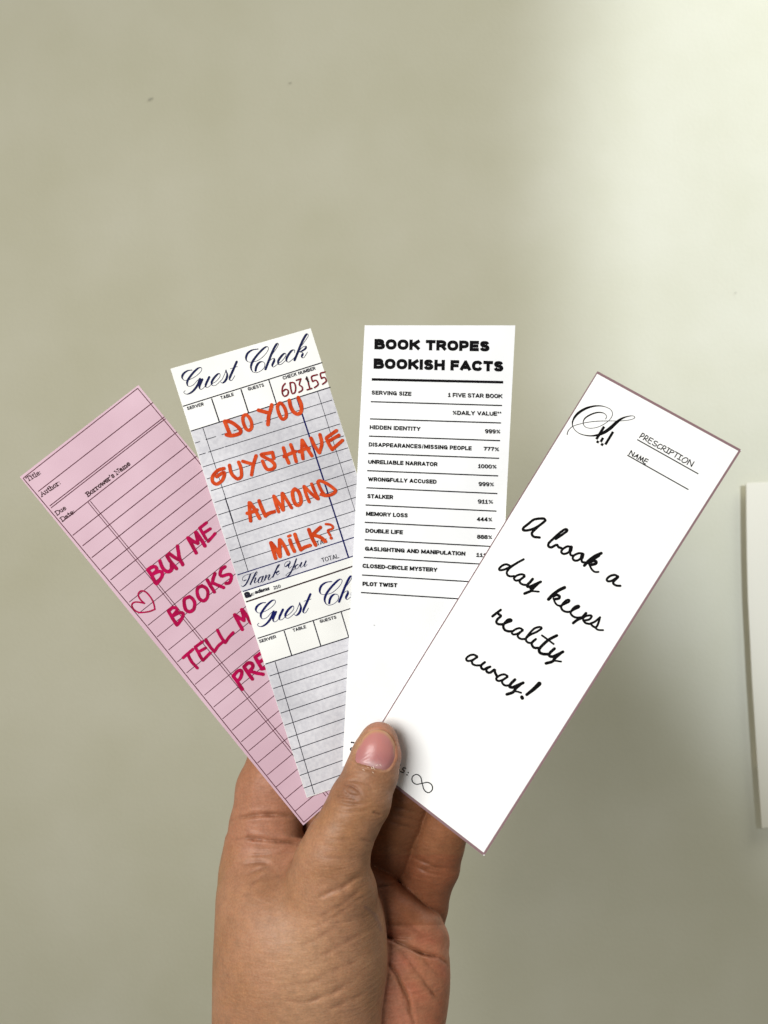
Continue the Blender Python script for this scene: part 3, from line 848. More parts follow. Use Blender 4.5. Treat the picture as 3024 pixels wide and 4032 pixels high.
strokes(ms, W1, 31, [[(880, 508), (840, 503), (780, 540), (762, 575), (790, 600), (840, 590), (890, 550)], [(898, 512), (880, 570), (885, 615), (915, 622)],
                     [(1035, 595), (990, 592), (930, 620), (912, 660), (940, 688), (990, 680), (1035, 640)], [(1050, 602), (1030, 660), (1035, 705), (1072, 712)],
                     [(1500, 895), (1460, 875), (1400, 890), (1358, 930), (1370, 957), (1420, 952), (1485, 912), (1505, 895)], [(1505, 905), (1450, 960), (1440, 985), (1480, 1013), (1535, 1018)]], .02)
strokes(ms, W1, 52, [[(890, 515), (882, 555)], [(1042, 608), (1030, 650)], [(1150, 682), (1250, 618)]], .02)
strokes(ms, W1, 40, [[(1065, 752), (1120, 690), (1200, 630), (1285, 592)], [(1120, 720), (1180, 690), (1220, 702), (1212, 728), (1160, 742)]], .02)
strokes(ms, W1, 27, [[(1130, 740), (1160, 800), (1200, 835), (1248, 836)]], .02)
strokes(ms, W3, 30, [[(285, 88), (240, 72), (190, 90), (150, 130), (160, 150), (220, 140), (290, 108), (400, 45), (470, 8)],
                     [(390, 52), (300, 112), (252, 170), (262, 215), (300, 230), (345, 226)],
                     [(480, 215), (440, 203), (380, 220), (343, 258), (368, 285), (420, 275), (482, 232)], [(480, 228), (420, 285), (430, 320), (470, 340), (505, 342)],
                     [(945, 620), (1000, 592), (1060, 562), (1068, 540), (1030, 542), (980, 590), (960, 640), (990, 680), (1040, 695), (1080, 692)],
                     [(1080, 692), (1130, 662), (1190, 635), (1192, 615), (1150, 622), (1100, 670), (1085, 715), (1120, 755), (1170, 770), (1215, 765)],
                     [(1240, 782), (1280, 750), (1340, 740), (1360, 752), (1330, 792), (1270, 805), (1250, 800)], [(1250, 805), (1280, 840), (1330, 852)],
                     [(1340, 848), (1400, 822), (1450, 782), (1468, 766)], [(1466, 770), (1450, 830), (1420, 892), (1380, 885), (1355, 860)]], .02)
strokes(ms, W3, 37, [[(588, 265), (550, 310), (515, 345), (522, 365), (560, 362), (630, 330), (692, 302)], [(660, 322), (600, 380), (565, 420), (520, 440), (482, 455)],
                     [(855, 492), (900, 472), (940, 492), (930, 518), (880, 528)], [(1285, 712), (1230, 770), (1170, 800), (1118, 840)]], .02)
strokes(ms, W3, 44, [[(795, 530), (850, 472), (930, 412), (1005, 376)], [(565, 385), (575, 400)]], .02)
strokes(ms, W3, 26, [[(482, 455), (560, 425), (668, 430)], [(860, 520), (885, 580), (920, 610), (960, 612)], [(1395, 890), (1440, 928), (1508, 933)]], .02)
strokes(ms, W2, 38, [[(512, 283), (560, 245), (632, 190)], [(600, 250), (635, 278), (590, 320), (568, 365), (592, 395), (660, 400)],
                     [(665, 398), (720, 372), (785, 350), (780, 330), (740, 330), (690, 380), (668, 430), (692, 480), (740, 500), (790, 500)],
                     [(1140, 615), (1085, 665), (1090, 710), (1122, 740), (1180, 742)],
                     [(400, 950), (350, 992), (350, 1030), (385, 1055), (430, 1032), (478, 1015)], [(450, 1028), (420, 1060), (440, 1095), (480, 1100), (530, 1062), (548, 1060), (548, 1092), (575, 1150)]], .02)
strokes(ms, W2, 33, [[(952, 480), (910, 455), (850, 470), (795, 513), (810, 545), (870, 537), (950, 490)], [(942, 490), (880, 555), (890, 590), (930, 612), (985, 612)],
                     [(985, 612), (1060, 552), (1160, 505), (1228, 455), (1195, 438), (1120, 460), (1050, 530), (1000, 600), (1005, 645), (1040, 668), (1078, 668)],
                     [(290, 865), (240, 840), (180, 852), (130, 898), (150, 930), (210, 922), (290, 878)], [(272, 885), (215, 935), (225, 975), (270, 995), (330, 995)],
                     [(730, 1150), (680, 1125), (610, 1145), (565, 1188), (590, 1220), (650, 1210), (728, 1165)], [(700, 1180), (650, 1225), (665, 1265), (700, 1288), (750, 1285)]], .02)
strokes(ms, W2, 44, [[(1445, 562), (1330, 622), (1240, 700), (1190, 762), (1200, 808), (1250, 830), (1320, 832)],
                     [(1412, 752), (1350, 810), (1335, 850), (1380, 868), (1470, 832), (1535, 798)], [(1500, 820), (1420, 890), (1380, 940), (1290, 965)],
                     [(838, 1202), (780, 1260), (758, 1300), (800, 1315), (880, 1282), (958, 1248)], [(920, 1270), (850, 1330), (810, 1385), (722, 1415)]], .02)
strokes(ms, W2, 28, [[(1230, 560), (1300, 610), (1400, 685)], [(1330, 955), (1400, 928), (1508, 940)], [(740, 1410), (830, 1372), (928, 1392)]], .02)
ms.ribbon([(1192, 1262), (1110, 1340), (1010, 1420)], [66, 56, 44], W2, rough=.02)
ms.ribbon([(938, 1455), (946, 1470)], 52, W2, rough=.02)
ms.done()
ft = Ink(c4, 'footer', black)
strokes(ft, SS, 12, [[(203, 300), (207, 314)], [(198, 362), (201, 366)], [(270, 345), (245, 340), (235, 358), (255, 375), (240, 392), (212, 380)]], 0)
strokes(ft, SS, 14, [[(296, 392), (298, 394)], [(283, 417), (285, 419)]], 0)
ft.ribbon([(448, 510), (430, 440), (385, 413), (342, 440), (342, 490), (385, 520), (448, 510), (510, 500), (553, 530), (558, 580), (515, 612), (470, 580), (448, 510)], 11, SS, closed=True)
ft.done()


# ------------------------------------------------------------------ the hand
# The hand is one implicit solid (limbs with elliptical sections joined by smooth unions),
# turned into one continuous skin.  X, Z in millimetres across / down, Y = depth in mm behind the front card.
U = 0.72333 / 12.6      # one traced unit in mm
VX = 0.45
X0, Z0, Y0 = -3.0, -1.0, -30.0
NXg, NZg, NYg = int(90 / VX), int(172 / VX), int(86 / VX)
gx = (X0 + VX * np.arange(NXg)).astype(np.float32)
gz = (Z0 + VX * np.arange(NZg)).astype(np.float32)
gy = (Y0 + VX * np.arange(NYg)).astype(np.float32)
FLD = np.full((NXg, NZg, NYg), 30.0, np.float32)


def smin(a, b, k):
    if k <= 0: return np.minimum(a, b)
    h = np.maximum(k - np.abs(a - b), 0) / k
    return np.minimum(a, b) - h * h * k * 0.25


def box(x0, x1, z0, z1, y0, y1, m=6.0):
    f = lambda g, a, b: slice(max(0, int(np.searchsorted(g, a - m))), int(np.searchsorted(g, b + m)))
    return f(gx, x0, x1), f(gz, z0, z1), f(gy, y0, y1)


def limb_field(st, shape, sl, k=2.0):
    """st: (zx, zy, half width, depth centre mm, half depth mm)"""
    out = np.full(shape, 30.0, np.float32)
    S = np.array([[a * U, b * U, c * U, d, e] for a, b, c, d, e in st], np.float32)
    for i in range(len(S) - 1):
        A, B = S[i], S[i + 1]
        r = max(A[2], B[2], A[4], B[4])
        sx, sz, sy = box(min(A[0], B[0]) - r, max(A[0], B[0]) + r, min(A[1], B[1]) - r, max(A[1], B[1]) + r, min(A[3] - A[4], B[3] - B[4]), max(A[3] + A[4], B[3] + B[4]))
        X, Z = np.meshgrid(gx[sx], gz[sz], indexing='ij')
        ab = B[:2] - A[:2]
        t = np.clip(((X - A[0]) * ab[0] + (Z - A[1]) * ab[1]) / max(ab @ ab, 1e-6), 0, 1)
        t = t * t * (3 - 2 * t) * 0.35 + t * 0.65
        wx = X - (A[0] + ab[0] * t); wz = Z - (A[1] + ab[1] * t)
        rw = A[2] + (B[2] - A[2]) * t; dc = A[3] + (B[3] - A[3]) * t; rd = A[4] + (B[4] - A[4]) * t
        wq = (wx * wx + wz * wz) / (rw * rw)
        dq = ((gy[sy][None, None, :] - dc[:, :, None]) / rd[:, :, None]) ** 2
        f = (np.sqrt(wq[:, :, None] + dq) - 1) * np.minimum(rw, rd)[:, :, None]
        out[sx, sz, sy] = smin(out[sx, sz, sy], f.astype(np.float32), k)
    return out


def slab_field(rows, p=2.3, tilt=0.0):
    """rows: (zy, left, right, depth centre, half depth): outline by rows"""
    R = np.array(rows, float)
    zz = gz / U
    Lf = np.interp(zz, R[:, 0], R[:, 1]) * U
    Rt = np.interp(zz, R[:, 0], R[:, 2]) * U
    for a in (Lf, Rt):
        kk = np.hanning(23); kk /= kk.sum()
        a[:] = np.convolve(np.pad(a, 11, mode='edge'), kk, 'valid')
    dc = np.interp(zz, R[:, 0], R[:, 3]); hd = np.interp(zz, R[:, 0], R[:, 4])
    for a in (dc, hd):
        kk = np.hanning(45); kk /= kk.sum()
        a[:] = np.convolve(np.pad(a, 22, mode='edge'), kk, 'valid')
    top = R[0, 0] * U
    c, hw = (Lf + Rt) / 2, (Rt - Lf) / 2
    u = (gx[:, None] - c[None]) / hw[None]
    dcc = dc[None] + tilt * u
    e = np.maximum(top - gz, 0)
    q = (np.abs(u)[:, :, None] ** p + np.abs((gy[None, None, :] - dcc[:, :, None]) / hd[None, :, None]) ** p) ** (1 / p)
    f = (q - 1) * np.minimum(hw, hd)[None, :, None]
    f = np.where(e[None, :, None] > 0, np.sqrt(np.maximum(f, 0) ** 2 + e[None, :, None] ** 2) + 0.01, f)
    return f.astype(np.float32)


def add(f, k):
    global FLD
    FLD = smin(FLD, f, k)


# wrist, thenar and radial side of the hand
add(slab_field([(690, 138, 600, 15.5, 9), (760, 118, 660, 15, 10), (850, 99, 800, 13, 12), (940, 78, 920, 10, 14.5), (1000, 68, 962, 8.5, 16.5), (1120, 63, 990, 7, 19),
                (1220, 59, 1001, 6, 20.5), (1320, 53, 1004, 5.5, 21), (1430, 49, 1001, 5.5, 21.5), (1530, 48, 986, 5.5, 21.5), (1640, 47, 972, 6, 21), (1703, 45, 968, 6.5, 20.5),
                (1900, 60, 980, 8, 20), (2300, 110, 960, 10, 19.5), (3000, 130, 950, 12, 19.5)], 2.25, 0.0), 0)
# thumb
thumb = [(957, 158, 101, -6.2, 5.6), (944, 232, 131, -7.2, 6.7), (914, 342, 144, -8.0, 7.6), (853, 492, 165, -9.2, 8.7), (795, 606, 163, -9.6, 9.2),
         (735, 722, 180, -9.4, 9.8), (700, 830, 205, -8.0, 11.5), (690, 980, 255, -3.0, 15), (660, 1150, 300, 2.0, 18)]
add(limb_field(thumb, FLD.shape, None, 1.5), 3.0)
# index finger, its knuckle and web
add(limb_field([(300, 900, 205, 15.5, 10.5), (338, 640, 191, 14.5, 9.3), (372, 440, 189, 14.0, 9.0), (432, 265, 178, 13.4, 8.6), (540, 120, 165, 12.8, 8.2), (680, 20, 140, 12.5, 7.6)], FLD.shape, None), 2.5)
# back of the hand and palm mass
add(limb_field([(620, 2000, 430, 20, 17), (640, 1500, 440, 23, 17), (640, 1120, 430, 26, 14), (620, 950, 380, 27, 12)], FLD.shape, None), 4.0)
# little-finger side of the palm
PALM = slab_field([(1240, 700, 1322, 22, 12), (1330, 700, 1342, 21, 13.5), (1400, 700, 1345, 20.5, 14), (1460, 700, 1347, 20.5, 14.5), (1560, 700, 1341, 20.5, 15), (1640, 690, 1330, 20.5, 15),
                   (1703, 680, 1321, 20.5, 15), (2000, 600, 1240, 20, 15.5), (2400, 400, 1120, 18, 16), (3000, 300, 1050, 16, 16)], 2.6)
add(PALM, 0.5)
# distal pad of the palm
add(limb_field([(760, 880, 150, 18, 10), (905, 1005, 158, 18, 10), (1040, 1128, 160, 19.5, 10.5), (1158, 1222, 158, 21.5, 11), (1190, 1262, 152, 22.5, 11)], FLD.shape, None), 0.5)
# ring and little finger, seen between thumb and card
add(limb_field([(880, 1080, 150, 33, 8.5), (930, 925, 150, 27, 8.4), (985, 760, 149, 20, 8.2), (1050, 590, 147, 15.5, 8.0), (1120, 430, 140, 13.2, 7.6), (1190, 290, 132, 12.2, 7.2)], FLD.shape, None), 0.25)
add(limb_field([(1100, 1290, 160, 35, 8.8), (1146, 1160, 158, 31, 8.6), (1176, 1060, 152, 28, 8.3), (1206, 950, 141, 24.5, 8.0), (1248, 850, 143, 20.5, 7.8), (1282, 735, 134, 17, 7.6), (1315, 640, 125, 14.6, 7.2), (1352, 545, 116, 12.6, 6.8), (1400, 450, 108, 11.4, 6.2)], FLD.shape, None), 0.25)
# middle finger behind the fan
add(limb_field([(600, 980, 190, 31, 9), (640, 760, 165, 26, 8.6), (700, 520, 158, 20, 8.4), (800, 300, 150, 15.5, 8.0), (900, 120, 142, 13.2, 7.5)], FLD.shape, None), 0.25)


def surface_nets(f):
    nx, nz, ny = f.shape
    s = f < 0
    c = [s[i:nx - 1 + i, j:nz - 1 + j, k:ny - 1 + k] for i in (0, 1) for j in (0, 1) for k in (0, 1)]
    cnt = sum(a.astype(np.int8) for a in c)
    act = (cnt > 0) & (cnt < 8)
    ids = -np.ones(act.shape, np.int32)
    I, J, K = np.nonzero(act)
    ids[I, J, K] = np.arange(len(I))
    acc = np.zeros((len(I), 3)); num = np.zeros(len(I))
    off = [(i, j, k) for i in (0, 1) for j in (0, 1) for k in (0, 1)]
    for a in off:
        for ax in range(3):
            if a[ax] == 1: continue
            b = list(a); b[ax] = 1
            fa = f[I + a[0], J + a[1], K + a[2]]; fb = f[I + b[0], J + b[1], K + b[2]]
            m = (fa < 0) != (fb < 0)
            t = np.where(m, fa / np.where(m, fa - fb, 1), 0)
            p = np.tile(np.array(a, float), (len(I), 1)); p[:, ax] += t
            acc += p * m[:, None]; num += m
    v = acc / num[:, None] + np.stack([I, J, K], 1)
    faces = []
    for ax in range(3):
        o1, o2 = [d for d in range(3) if d != ax]
        a = s[tuple(slice(0, -1) if d == ax else slice(1, -1) for d in range(3))]
        b = s[tuple(slice(1, None) if d == ax else slice(1, -1) for d in range(3))]
        ch = np.nonzero(a != b)
        pos = [None] * 3
        for d in range(3): pos[d] = ch[d] + (0 if d == ax else 1)
        flip = a[ch]
        def cell(d1, d2):
            q = [pos[0].copy(), pos[1].copy(), pos[2].copy()]
            q[o1] = q[o1] - d1; q[o2] = q[o2] - d2
            return ids[q[0], q[1], q[2]]
        quad = np.stack([cell(0, 0), cell(1, 0), cell(1, 1), cell(0, 1)], 1)
        if ax == 1: flip = ~flip
        quad[flip] = quad[flip][:, ::-1]
        faces.append(quad)
    return v, np.vstack(faces)


V, Q = surface_nets(FLD)
V = V * VX + np.array([X0, Z0, Y0])          # X, Z(down), Y
nV = len(V)
E = np.unique(np.sort(np.vstack([Q[:, [0, 1]], Q[:, [1, 2]], Q[:, [2, 3]], Q[:, [3, 0]]]), axis=1), axis=0)


def lap(val, it, lam=0.5):
    deg = np.bincount(E.ravel(), minlength=nV).astype(float)
    val = val.copy()
    for _ in range(it):
        new = np.empty_like(val)
        for d in range(val.shape[1]):
            new[:, d] = (np.bincount(E[:, 0], val[E[:, 1], d], nV) + np.bincount(E[:, 1], val[E[:, 0], d], nV)) / deg
        val += lam * (new - val)
    return val


V = lap(V, 5)


def normals(V):
    n = np.cross(V[Q[:, 2]] - V[Q[:, 0]], V[Q[:, 3]] - V[Q[:, 1]])
    out = np.zeros_like(V)
    for d in range(3):
        for k in range(4):
            out[:, d] += np.bincount(Q[:, k], n[:, d], nV)
    return out / np.maximum(np.linalg.norm(out, axis=1), 1e-9)[:, None]


NRM = normals(V)
if NRM[np.argmax(V[:, 0]), 0] < 0:
    Q = Q[:, ::-1]; NRM = -NRM


def polydist(px, pz, pts, want_par=False):
    pts = np.array(pts, float) * U
    best = np.full(len(px), 1e9)
    par = np.zeros(len(px))
    sl = np.linalg.norm(np.diff(pts, axis=0), axis=1)
    cum = np.concatenate([[0], np.cumsum(sl)]); tot = cum[-1]
    for i, (a, b) in enumerate(zip(pts[:-1], pts[1:])):
        d = b - a
        t = np.clip(((px - a[0]) * d[0] + (pz - a[1]) * d[1]) / max(d @ d, 1e-9), 0, 1)
        dd = np.hypot(px - a[0] - d[0] * t, pz - a[1] - d[1] * t)
        m = dd < best
        best = np.where(m, dd, best)
        par = np.where(m, (cum[i] + sl[i] * t) / tot, par)
    return (best, par) if want_par else best


def inside(px, pz, poly):
    poly = np.array(poly, float) * U
    r = np.zeros(len(px), bool)
    j = len(poly) - 1
    for i in range(len(poly)):
        (x1, z1), (x2, z2) = poly[i], poly[j]
        c = ((z1 > pz) != (z2 > pz)) & (px < (x2 - x1) * (pz - z1) / (z2 - z1 + 1e-12) + x1)
        r ^= c
        j = i
    return r


def smooth_line(pts, n=8):
    pts = np.array(pts, float)
    if len(pts) < 3: return pts
    ext = np.vstack([2 * pts[0] - pts[1], pts, 2 * pts[-1] - pts[-2]])
    o = []
    for i in range(len(pts) - 1):
        p0, p1, p2, p3 = ext[i:i + 4]
        for t in np.arange(n) / n:
            o.append(0.5 * ((2 * p1) + (-p0 + p2) * t + (2 * p0 - 5 * p1 + 4 * p2 - p3) * t * t + (-p0 + 3 * p1 - 3 * p2 + p3) * t ** 3))
    o.append(pts[-1])
    return np.array(o)


# which anatomical surface each vertex belongs to (for creases and skin tone)
isthumb = (V[:, 2] < 1.5) & (polydist(V[:, 0], V[:, 1], [(957, 158), (853, 492), (735, 722), (690, 900)]) < 13.5)
front = NRM[:, 2] < 0.25
palm = front & (V[:, 2] > 4) & (V[:, 0] > 880 * U) & (V[:, 1] > 780 * U)
fing = (V[:, 2] > 5) & (V[:, 0] > 780 * U) & (V[:, 1] < 1165 * U)
CR = [  # polyline, sigma mm, depth mm, where
    ([(150, 592), (250, 572), (350, 563), (490, 568), (560, 575)], .62, 1.25, 'b'), ([(172, 700), (260, 692), (380, 706), (560, 718)], .55, 1.0, 'b'),
    ([(228, 676), (262, 692), (290, 712)], .5, .6, 'b'),
    ([(190, 842), (300, 824), (395, 836)], .7, .5, 'b'), ([(215, 905), (330, 852), (395, 838)], .6, .35, 'b'), ([(250, 950), (345, 885)], .6, .3, 'b'),
    ([(240, 745), (330, 752), (450, 740)], .5, .22, 'b'), ([(215, 780), (340, 780), (480, 765)], .5, .2, 'b'),
    ([(905, 852), (880, 872), (830, 910), (760, 955), (690, 985), (600, 1032)], .62, .75, 't'),
    ([(590, 1146), (700, 1085), (800, 1020), (905, 925)], .6, .42, 't'), ([(545, 1205), (680, 1132), (800, 1060), (925, 960)], .55, .26, 't'),
    ([(520, 1285), (640, 1225), (760, 1150)], .6, .2, 't'), ([(560, 1380), (700, 1300), (840, 1220), (950, 1150)], .7, .22, 't'),
    ([(480, 1590), (560, 1582), (640, 1557), (740, 1515), (862, 1448)], .62, .55, 't'), ([(430, 1562), (500, 1582), (560, 1590)], .6, .3, 't'),
    ([(640, 1645), (760, 1590), (905, 1528)], .6, .38, 't'), ([(430, 1490), (560, 1480), (700, 1440)], .7, .2, 't'), ([(600, 1450), (760, 1390), (900, 1320)], .7, .22, 't'),
    ([(690, 440), (735, 462), (800, 470), (862, 488)], .34, .38, 't'), ([(706, 415), (765, 398), (822, 415), (862, 452), (880, 480)], .34, .32, 't'),
    ([(768, 420), (785, 448), (832, 462), (862, 460)], .3, .34, 't'), ([(742, 392), (830, 380), (900, 402), (930, 450)], .34, .2, 't'), ([(700, 480), (780, 505), (860, 505), (930, 490)], .36, .24, 't'),
    ([(670, 520), (760, 545), (870, 545), (960, 520)], .4, .18, 't'), ([(760, 345), (850, 330), (960, 360)], .4, .14, 't'),
    ([(978, 572), (950, 556), (915, 548)], .4, .4, 't'), ([(925, 715), (890, 705), (850, 700)], .4, .3, 't'),
    ([(640, 690), (740, 700), (860, 690)], .5, .12, 't'), ([(600, 780), (720, 800), (860, 780)], .6, .14, 't'),
    ([(985, 1220), (1060, 1258), (1130, 1290), (1200, 1320), (1270, 1338), (1310, 1362), (1350, 1402)], .55, 1.2, 'p'),
    ([(990, 1360), (1050, 1430), (1080, 1490), (1110, 1550), (1130, 1620), (1150, 1700)], .62, .8, 'p'),
    ([(1050, 1280), (1110, 1350), (1170, 1430), (1230, 1510), (1290, 1590), (1315, 1650)], .62, .55, 'p'), ([(1180, 1330), (1240, 1400), (1300, 1460)], .6, .25, 'p'),
    ([(1075, 1480), (1100, 1600), (1150, 1690)], .6, .3, 'p'),
    ([(930, 965), (1000, 950), (1068, 928)], .45, .5, 'p'), ([(1000, 1160), (1120, 1180), (1240, 1260)], .8, .2, 'p'),
    ([(1115, 782), (1200, 820), (1280, 852), (1352, 858)], .5, .55, 'f'), ([(1140, 838), (1240, 880), (1340, 896)], .5, .45, 'f'), ([(1180, 845), (1260, 862), (1330, 880)], .4, .3, 'f'),
    ([(985, 590), (1100, 622), (1180, 642)], .5, .5, 'f'), ([(1000, 515), (1100, 532), (1195, 562)], .5, .45, 'f'), ([(1020, 555), (1100, 575), (1185, 600)], .45, .3, 'f'),
]
def vnoise(scale, seed):
    r = np.random.RandomState(seed)
    out = np.zeros(nV)
    for o in range(3):
        for _ in range(6):
            k = r.randn(3); k /= np.linalg.norm(k)
            k *= 2 * math.pi / (scale / 1.9 ** o)
            out += np.sin(V @ k + r.rand() * 6.28) / (1.6 ** o)
    return out / 6


CN = vnoise(7, 11)
DY = np.zeros(nV)
DK = np.zeros(nV)
for pts, sg, dp, wh in CR:
    d, par = polydist(V[:, 0], V[:, 1], smooth_line(pts), True)
    edge = np.clip(np.minimum(par, 1 - par) / .3, 0, 1)
    edge = edge * edge * (3 - 2 * edge)
    if wh == 'p' or (wh == 'b' and dp > .9): edge = .35 + .65 * edge
    fine = sg < .45
    sg = sg * (1.45 if wh == 't' and dp < 1 and not fine else 1.1)
    if fine: dp = dp * 1.3
    elif wh in 'tb': dp = dp * (.72 if dp < .9 else .8)
    dp = dp * edge * np.clip(1 + .5 * CN, .3, 1.6)
    m = {'b': front & (V[:, 0] < 600 * U) & ~isthumb, 't': front & (V[:, 2] < 4), 'p': palm, 'f': fing & front}[wh]
    g = np.exp(-(d / sg) ** 2) - 0.14 * np.exp(-((d - 2.1 * sg) / (1.4 * sg)) ** 2)
    DY += np.where(m, g * dp, 0)
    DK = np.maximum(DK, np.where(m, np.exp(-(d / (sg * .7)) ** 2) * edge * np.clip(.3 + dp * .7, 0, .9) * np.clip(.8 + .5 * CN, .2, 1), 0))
gv = polydist(V[:, 0], V[:, 1], smooth_line([(600, 640), (520, 740), (440, 840), (360, 920), (290, 1000)]), True)
ge = np.clip(np.minimum(gv[1], 1 - gv[1]) / .35, 0, 1)
GROOVE = np.where(front & (V[:, 2] < 14) & ~isthumb, 1.5 * ge * np.exp(-(gv[0] / 2.8) ** 2), 0)
GROOVE = lap(GROOVE[:, None], 12)[:, 0]
V[:, 2] += GROOVE
V[:, 2] += DY * np.clip(-NRM[:, 2] + .15, 0, 1)

# nail bed: the plate lies where the skin surface was, the skin under it is pressed in
nail_poly = [(847, 190), (869, 148), (902, 116), (940, 103), (980, 107), (1010, 125), (1034, 158), (1047, 200), (1047, 245), (1036, 280), (1016, 308), (992, 322), (962, 318), (930, 310), (898, 300),
             (866, 292), (836, 282), (826, 268), (828, 238), (836, 212)]
nail_poly = [tuple(p) for p in smooth_line(nail_poly + nail_poly[:1], 4)[:-1]]
nd = polydist(V[:, 0], V[:, 1], nail_poly + nail_poly[:1])
ni = inside(V[:, 0], V[:, 1], nail_poly) & (V[:, 2] < -3)
thumb_front = (V[:, 2] < -6) & (NRM[:, 2] < 0.1)
pts_top = V[thumb_front & (polydist(V[:, 0], V[:, 1], [(957, 158), (914, 342)]) < 12)]   # undisturbed skin, to seat the nail on
V[:, 2] += np.where(ni, 0.75 * np.clip(nd / 0.5, 0, 1), 0)
ring = np.exp(-((nd - 0.75) / 0.55) ** 2)
V[:, 2] += np.where(~ni & thumb_front, -0.28 * ring + 0.22 * np.exp(-(nd / .35) ** 2), 0)

NRM = normals(V)
if NRM[np.argmax(V[:, 0]), 0] < 0: NRM = -NRM

# skin tone, with some highlight and shade painted in
def blob(x, z, r):
    return np.exp(-(((V[:, 0] / U - x) / r) ** 2 + ((V[:, 1] / U - z) / r) ** 2))


tone = np.array(lin(190, 138, 96)[:3])
colr = np.tile(tone, (nV, 1))


def mixc(c, a):
    global colr
    a = np.clip(a, 0, 1)[:, None]
    colr = colr * (1 - a) + np.array(lin(*c)[:3]) * a


n1, n2, n3 = vnoise(22, 1), vnoise(9, 2), vnoise(4, 3)
mixc((214, 158, 122), .5 + .5 * n1)
mixc((188, 140, 92), .35 * np.clip(n2, 0, 1) + .15 * np.clip(n3, 0, 1))
mixc((190, 150, 116), .3 * np.clip(-n2, 0, 1))
mixc((204, 122, 96), np.where(palm, .9, 0) * (.75 + .25 * n2))
mixc((172, 106, 72), np.where(fing, .75, 0))  # redder finger skin, with part of the fingers' shade painted in
mixc((204, 134, 110), np.where(~isthumb & (V[:, 0] < 600 * U), .55, 0) * np.clip((960 - V[:, 1] / U + 60 * n1) / 260, 0, 1))
th = isthumb.astype(float)
mixc((182, 130, 78), .65 * th * blob(800, 600, 210))
mixc((138, 92, 60), .8 * th * blob(800, 440, 85))
mixc((150, 100, 62), .5 * th * blob(900, 335, 60))
mixc((224, 148, 120), .75 * th * (blob(1060, 230, 90) + blob(960, 80, 70)))
mixc((214, 170, 122), .5 * blob(820, 180, 60) * th)
mixc((206, 154, 120), .5 * th * blob(930, 680, 90))
mixc((156, 128, 96), .35 * np.clip(blob(900, 1330, 130) + blob(880, 1500, 110), 0, 1) * (V[:, 2] < 2) * (.6 + .6 * n3))
mixc((226, 178, 138), .75 * np.clip(blob(540, 1300, 210) + blob(560, 1620, 190), 0, 1) * (V[:, 2] < 4))  # highlight on thumb base and wrist, painted into the colour
vein = polydist(V[:, 0], V[:, 1], smooth_line([(880, 1065), (930, 1105), (955, 1150), (968, 1190)]))
mixc((150, 116, 112), .5 * np.exp(-(vein / .5) ** 2) * (V[:, 2] < 8))
mixc((128, 78, 48), .75 * DK)  # crease shade painted in as dark brown lines
mixc((214, 150, 128), np.where(front & (V[:, 2] < 6), .25, 0))
colr = colr * np.array([.63, .64, .61]) * (1 + .06 * n2 + .09 * n3 + .03 * rng.randn(nV))[:, None]

# to metres, true perspective placement
PX = 800 + V[:, 0] * 12.6
PYp = 2800 + V[:, 1] * 12.6
d = V[:, 2] / 1000.0
s = (D0 + d) / F
W = np.stack([(PX - 1512) * s, d, -(PYp - 2016) * s], 1)
HO = np.array(P(1380, 3700, 0.012))

skin = new_mat('skin', tuple(tone) + (1,), 0.5, 0.35)
bs = skin.node_tree.nodes['Principled BSDF']
at = N(skin, 'ShaderNodeAttribute', attribute_name='tone')
geo = N(skin, 'ShaderNodeNewGeometry')
spk = noise_col(skin, 1500, lin(240, 238, 236), lin(255, 255, 255), 4, .35, .62, geo.outputs['Position'])
mx = N(skin, 'ShaderNodeMix', data_type='RGBA', blend_type='MULTIPLY')
mx.inputs['Factor'].default_value = 1.0
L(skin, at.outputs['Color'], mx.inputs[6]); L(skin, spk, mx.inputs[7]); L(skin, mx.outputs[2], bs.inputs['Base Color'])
bs.inputs['Subsurface Weight'].default_value = 0.18
bs.inputs['Subsurface Radius'].default_value = (1.0, 0.35, 0.2)
bs.inputs['Subsurface Scale'].default_value = 0.0016
mp = N(skin, 'ShaderNodeMapping')
mp.inputs['Rotation'].default_value = (0, math.radians(-32), 0)
mp.inputs['Scale'].default_value = (190, 190, 800)
L(skin, geo.outputs['Position'], mp.inputs['Vector'])
na = N(skin, 'ShaderNodeTexNoise', Scale=1.0, Detail=5)
L(skin, mp.outputs['Vector'], na.inputs['Vector'])
vo = N(skin, 'ShaderNodeTexVoronoi', Scale=1500, feature='DISTANCE_TO_EDGE')
L(skin, geo.outputs['Position'], vo.inputs['Vector'])
b1 = N(skin, 'ShaderNodeBump', Strength=0.6, Distance=0.0004)
L(skin, na.outputs['Fac'], b1.inputs['Height'])
b2 = N(skin, 'ShaderNodeBump', Strength=0.12, Distance=0.0001)
L(skin, vo.outputs['Distance'], b2.inputs['Height']); L(skin, b1.outputs['Normal'], b2.inputs['Normal'])
L(skin, b2.outputs['Normal'], bs.inputs['Normal'])
nr = N(skin, 'ShaderNodeTexNoise', Scale=500, Detail=3)
L(skin, geo.outputs['Position'], nr.inputs['Vector'])
mr = N(skin, 'ShaderNodeMapRange')
mr.inputs['To Min'].default_value = .42; mr.inputs['To Max'].default_value = .62
L(skin, nr.outputs['Fac'], mr.inputs['Value']); L(skin, mr.outputs['Result'], bs.inputs['Roughness'])

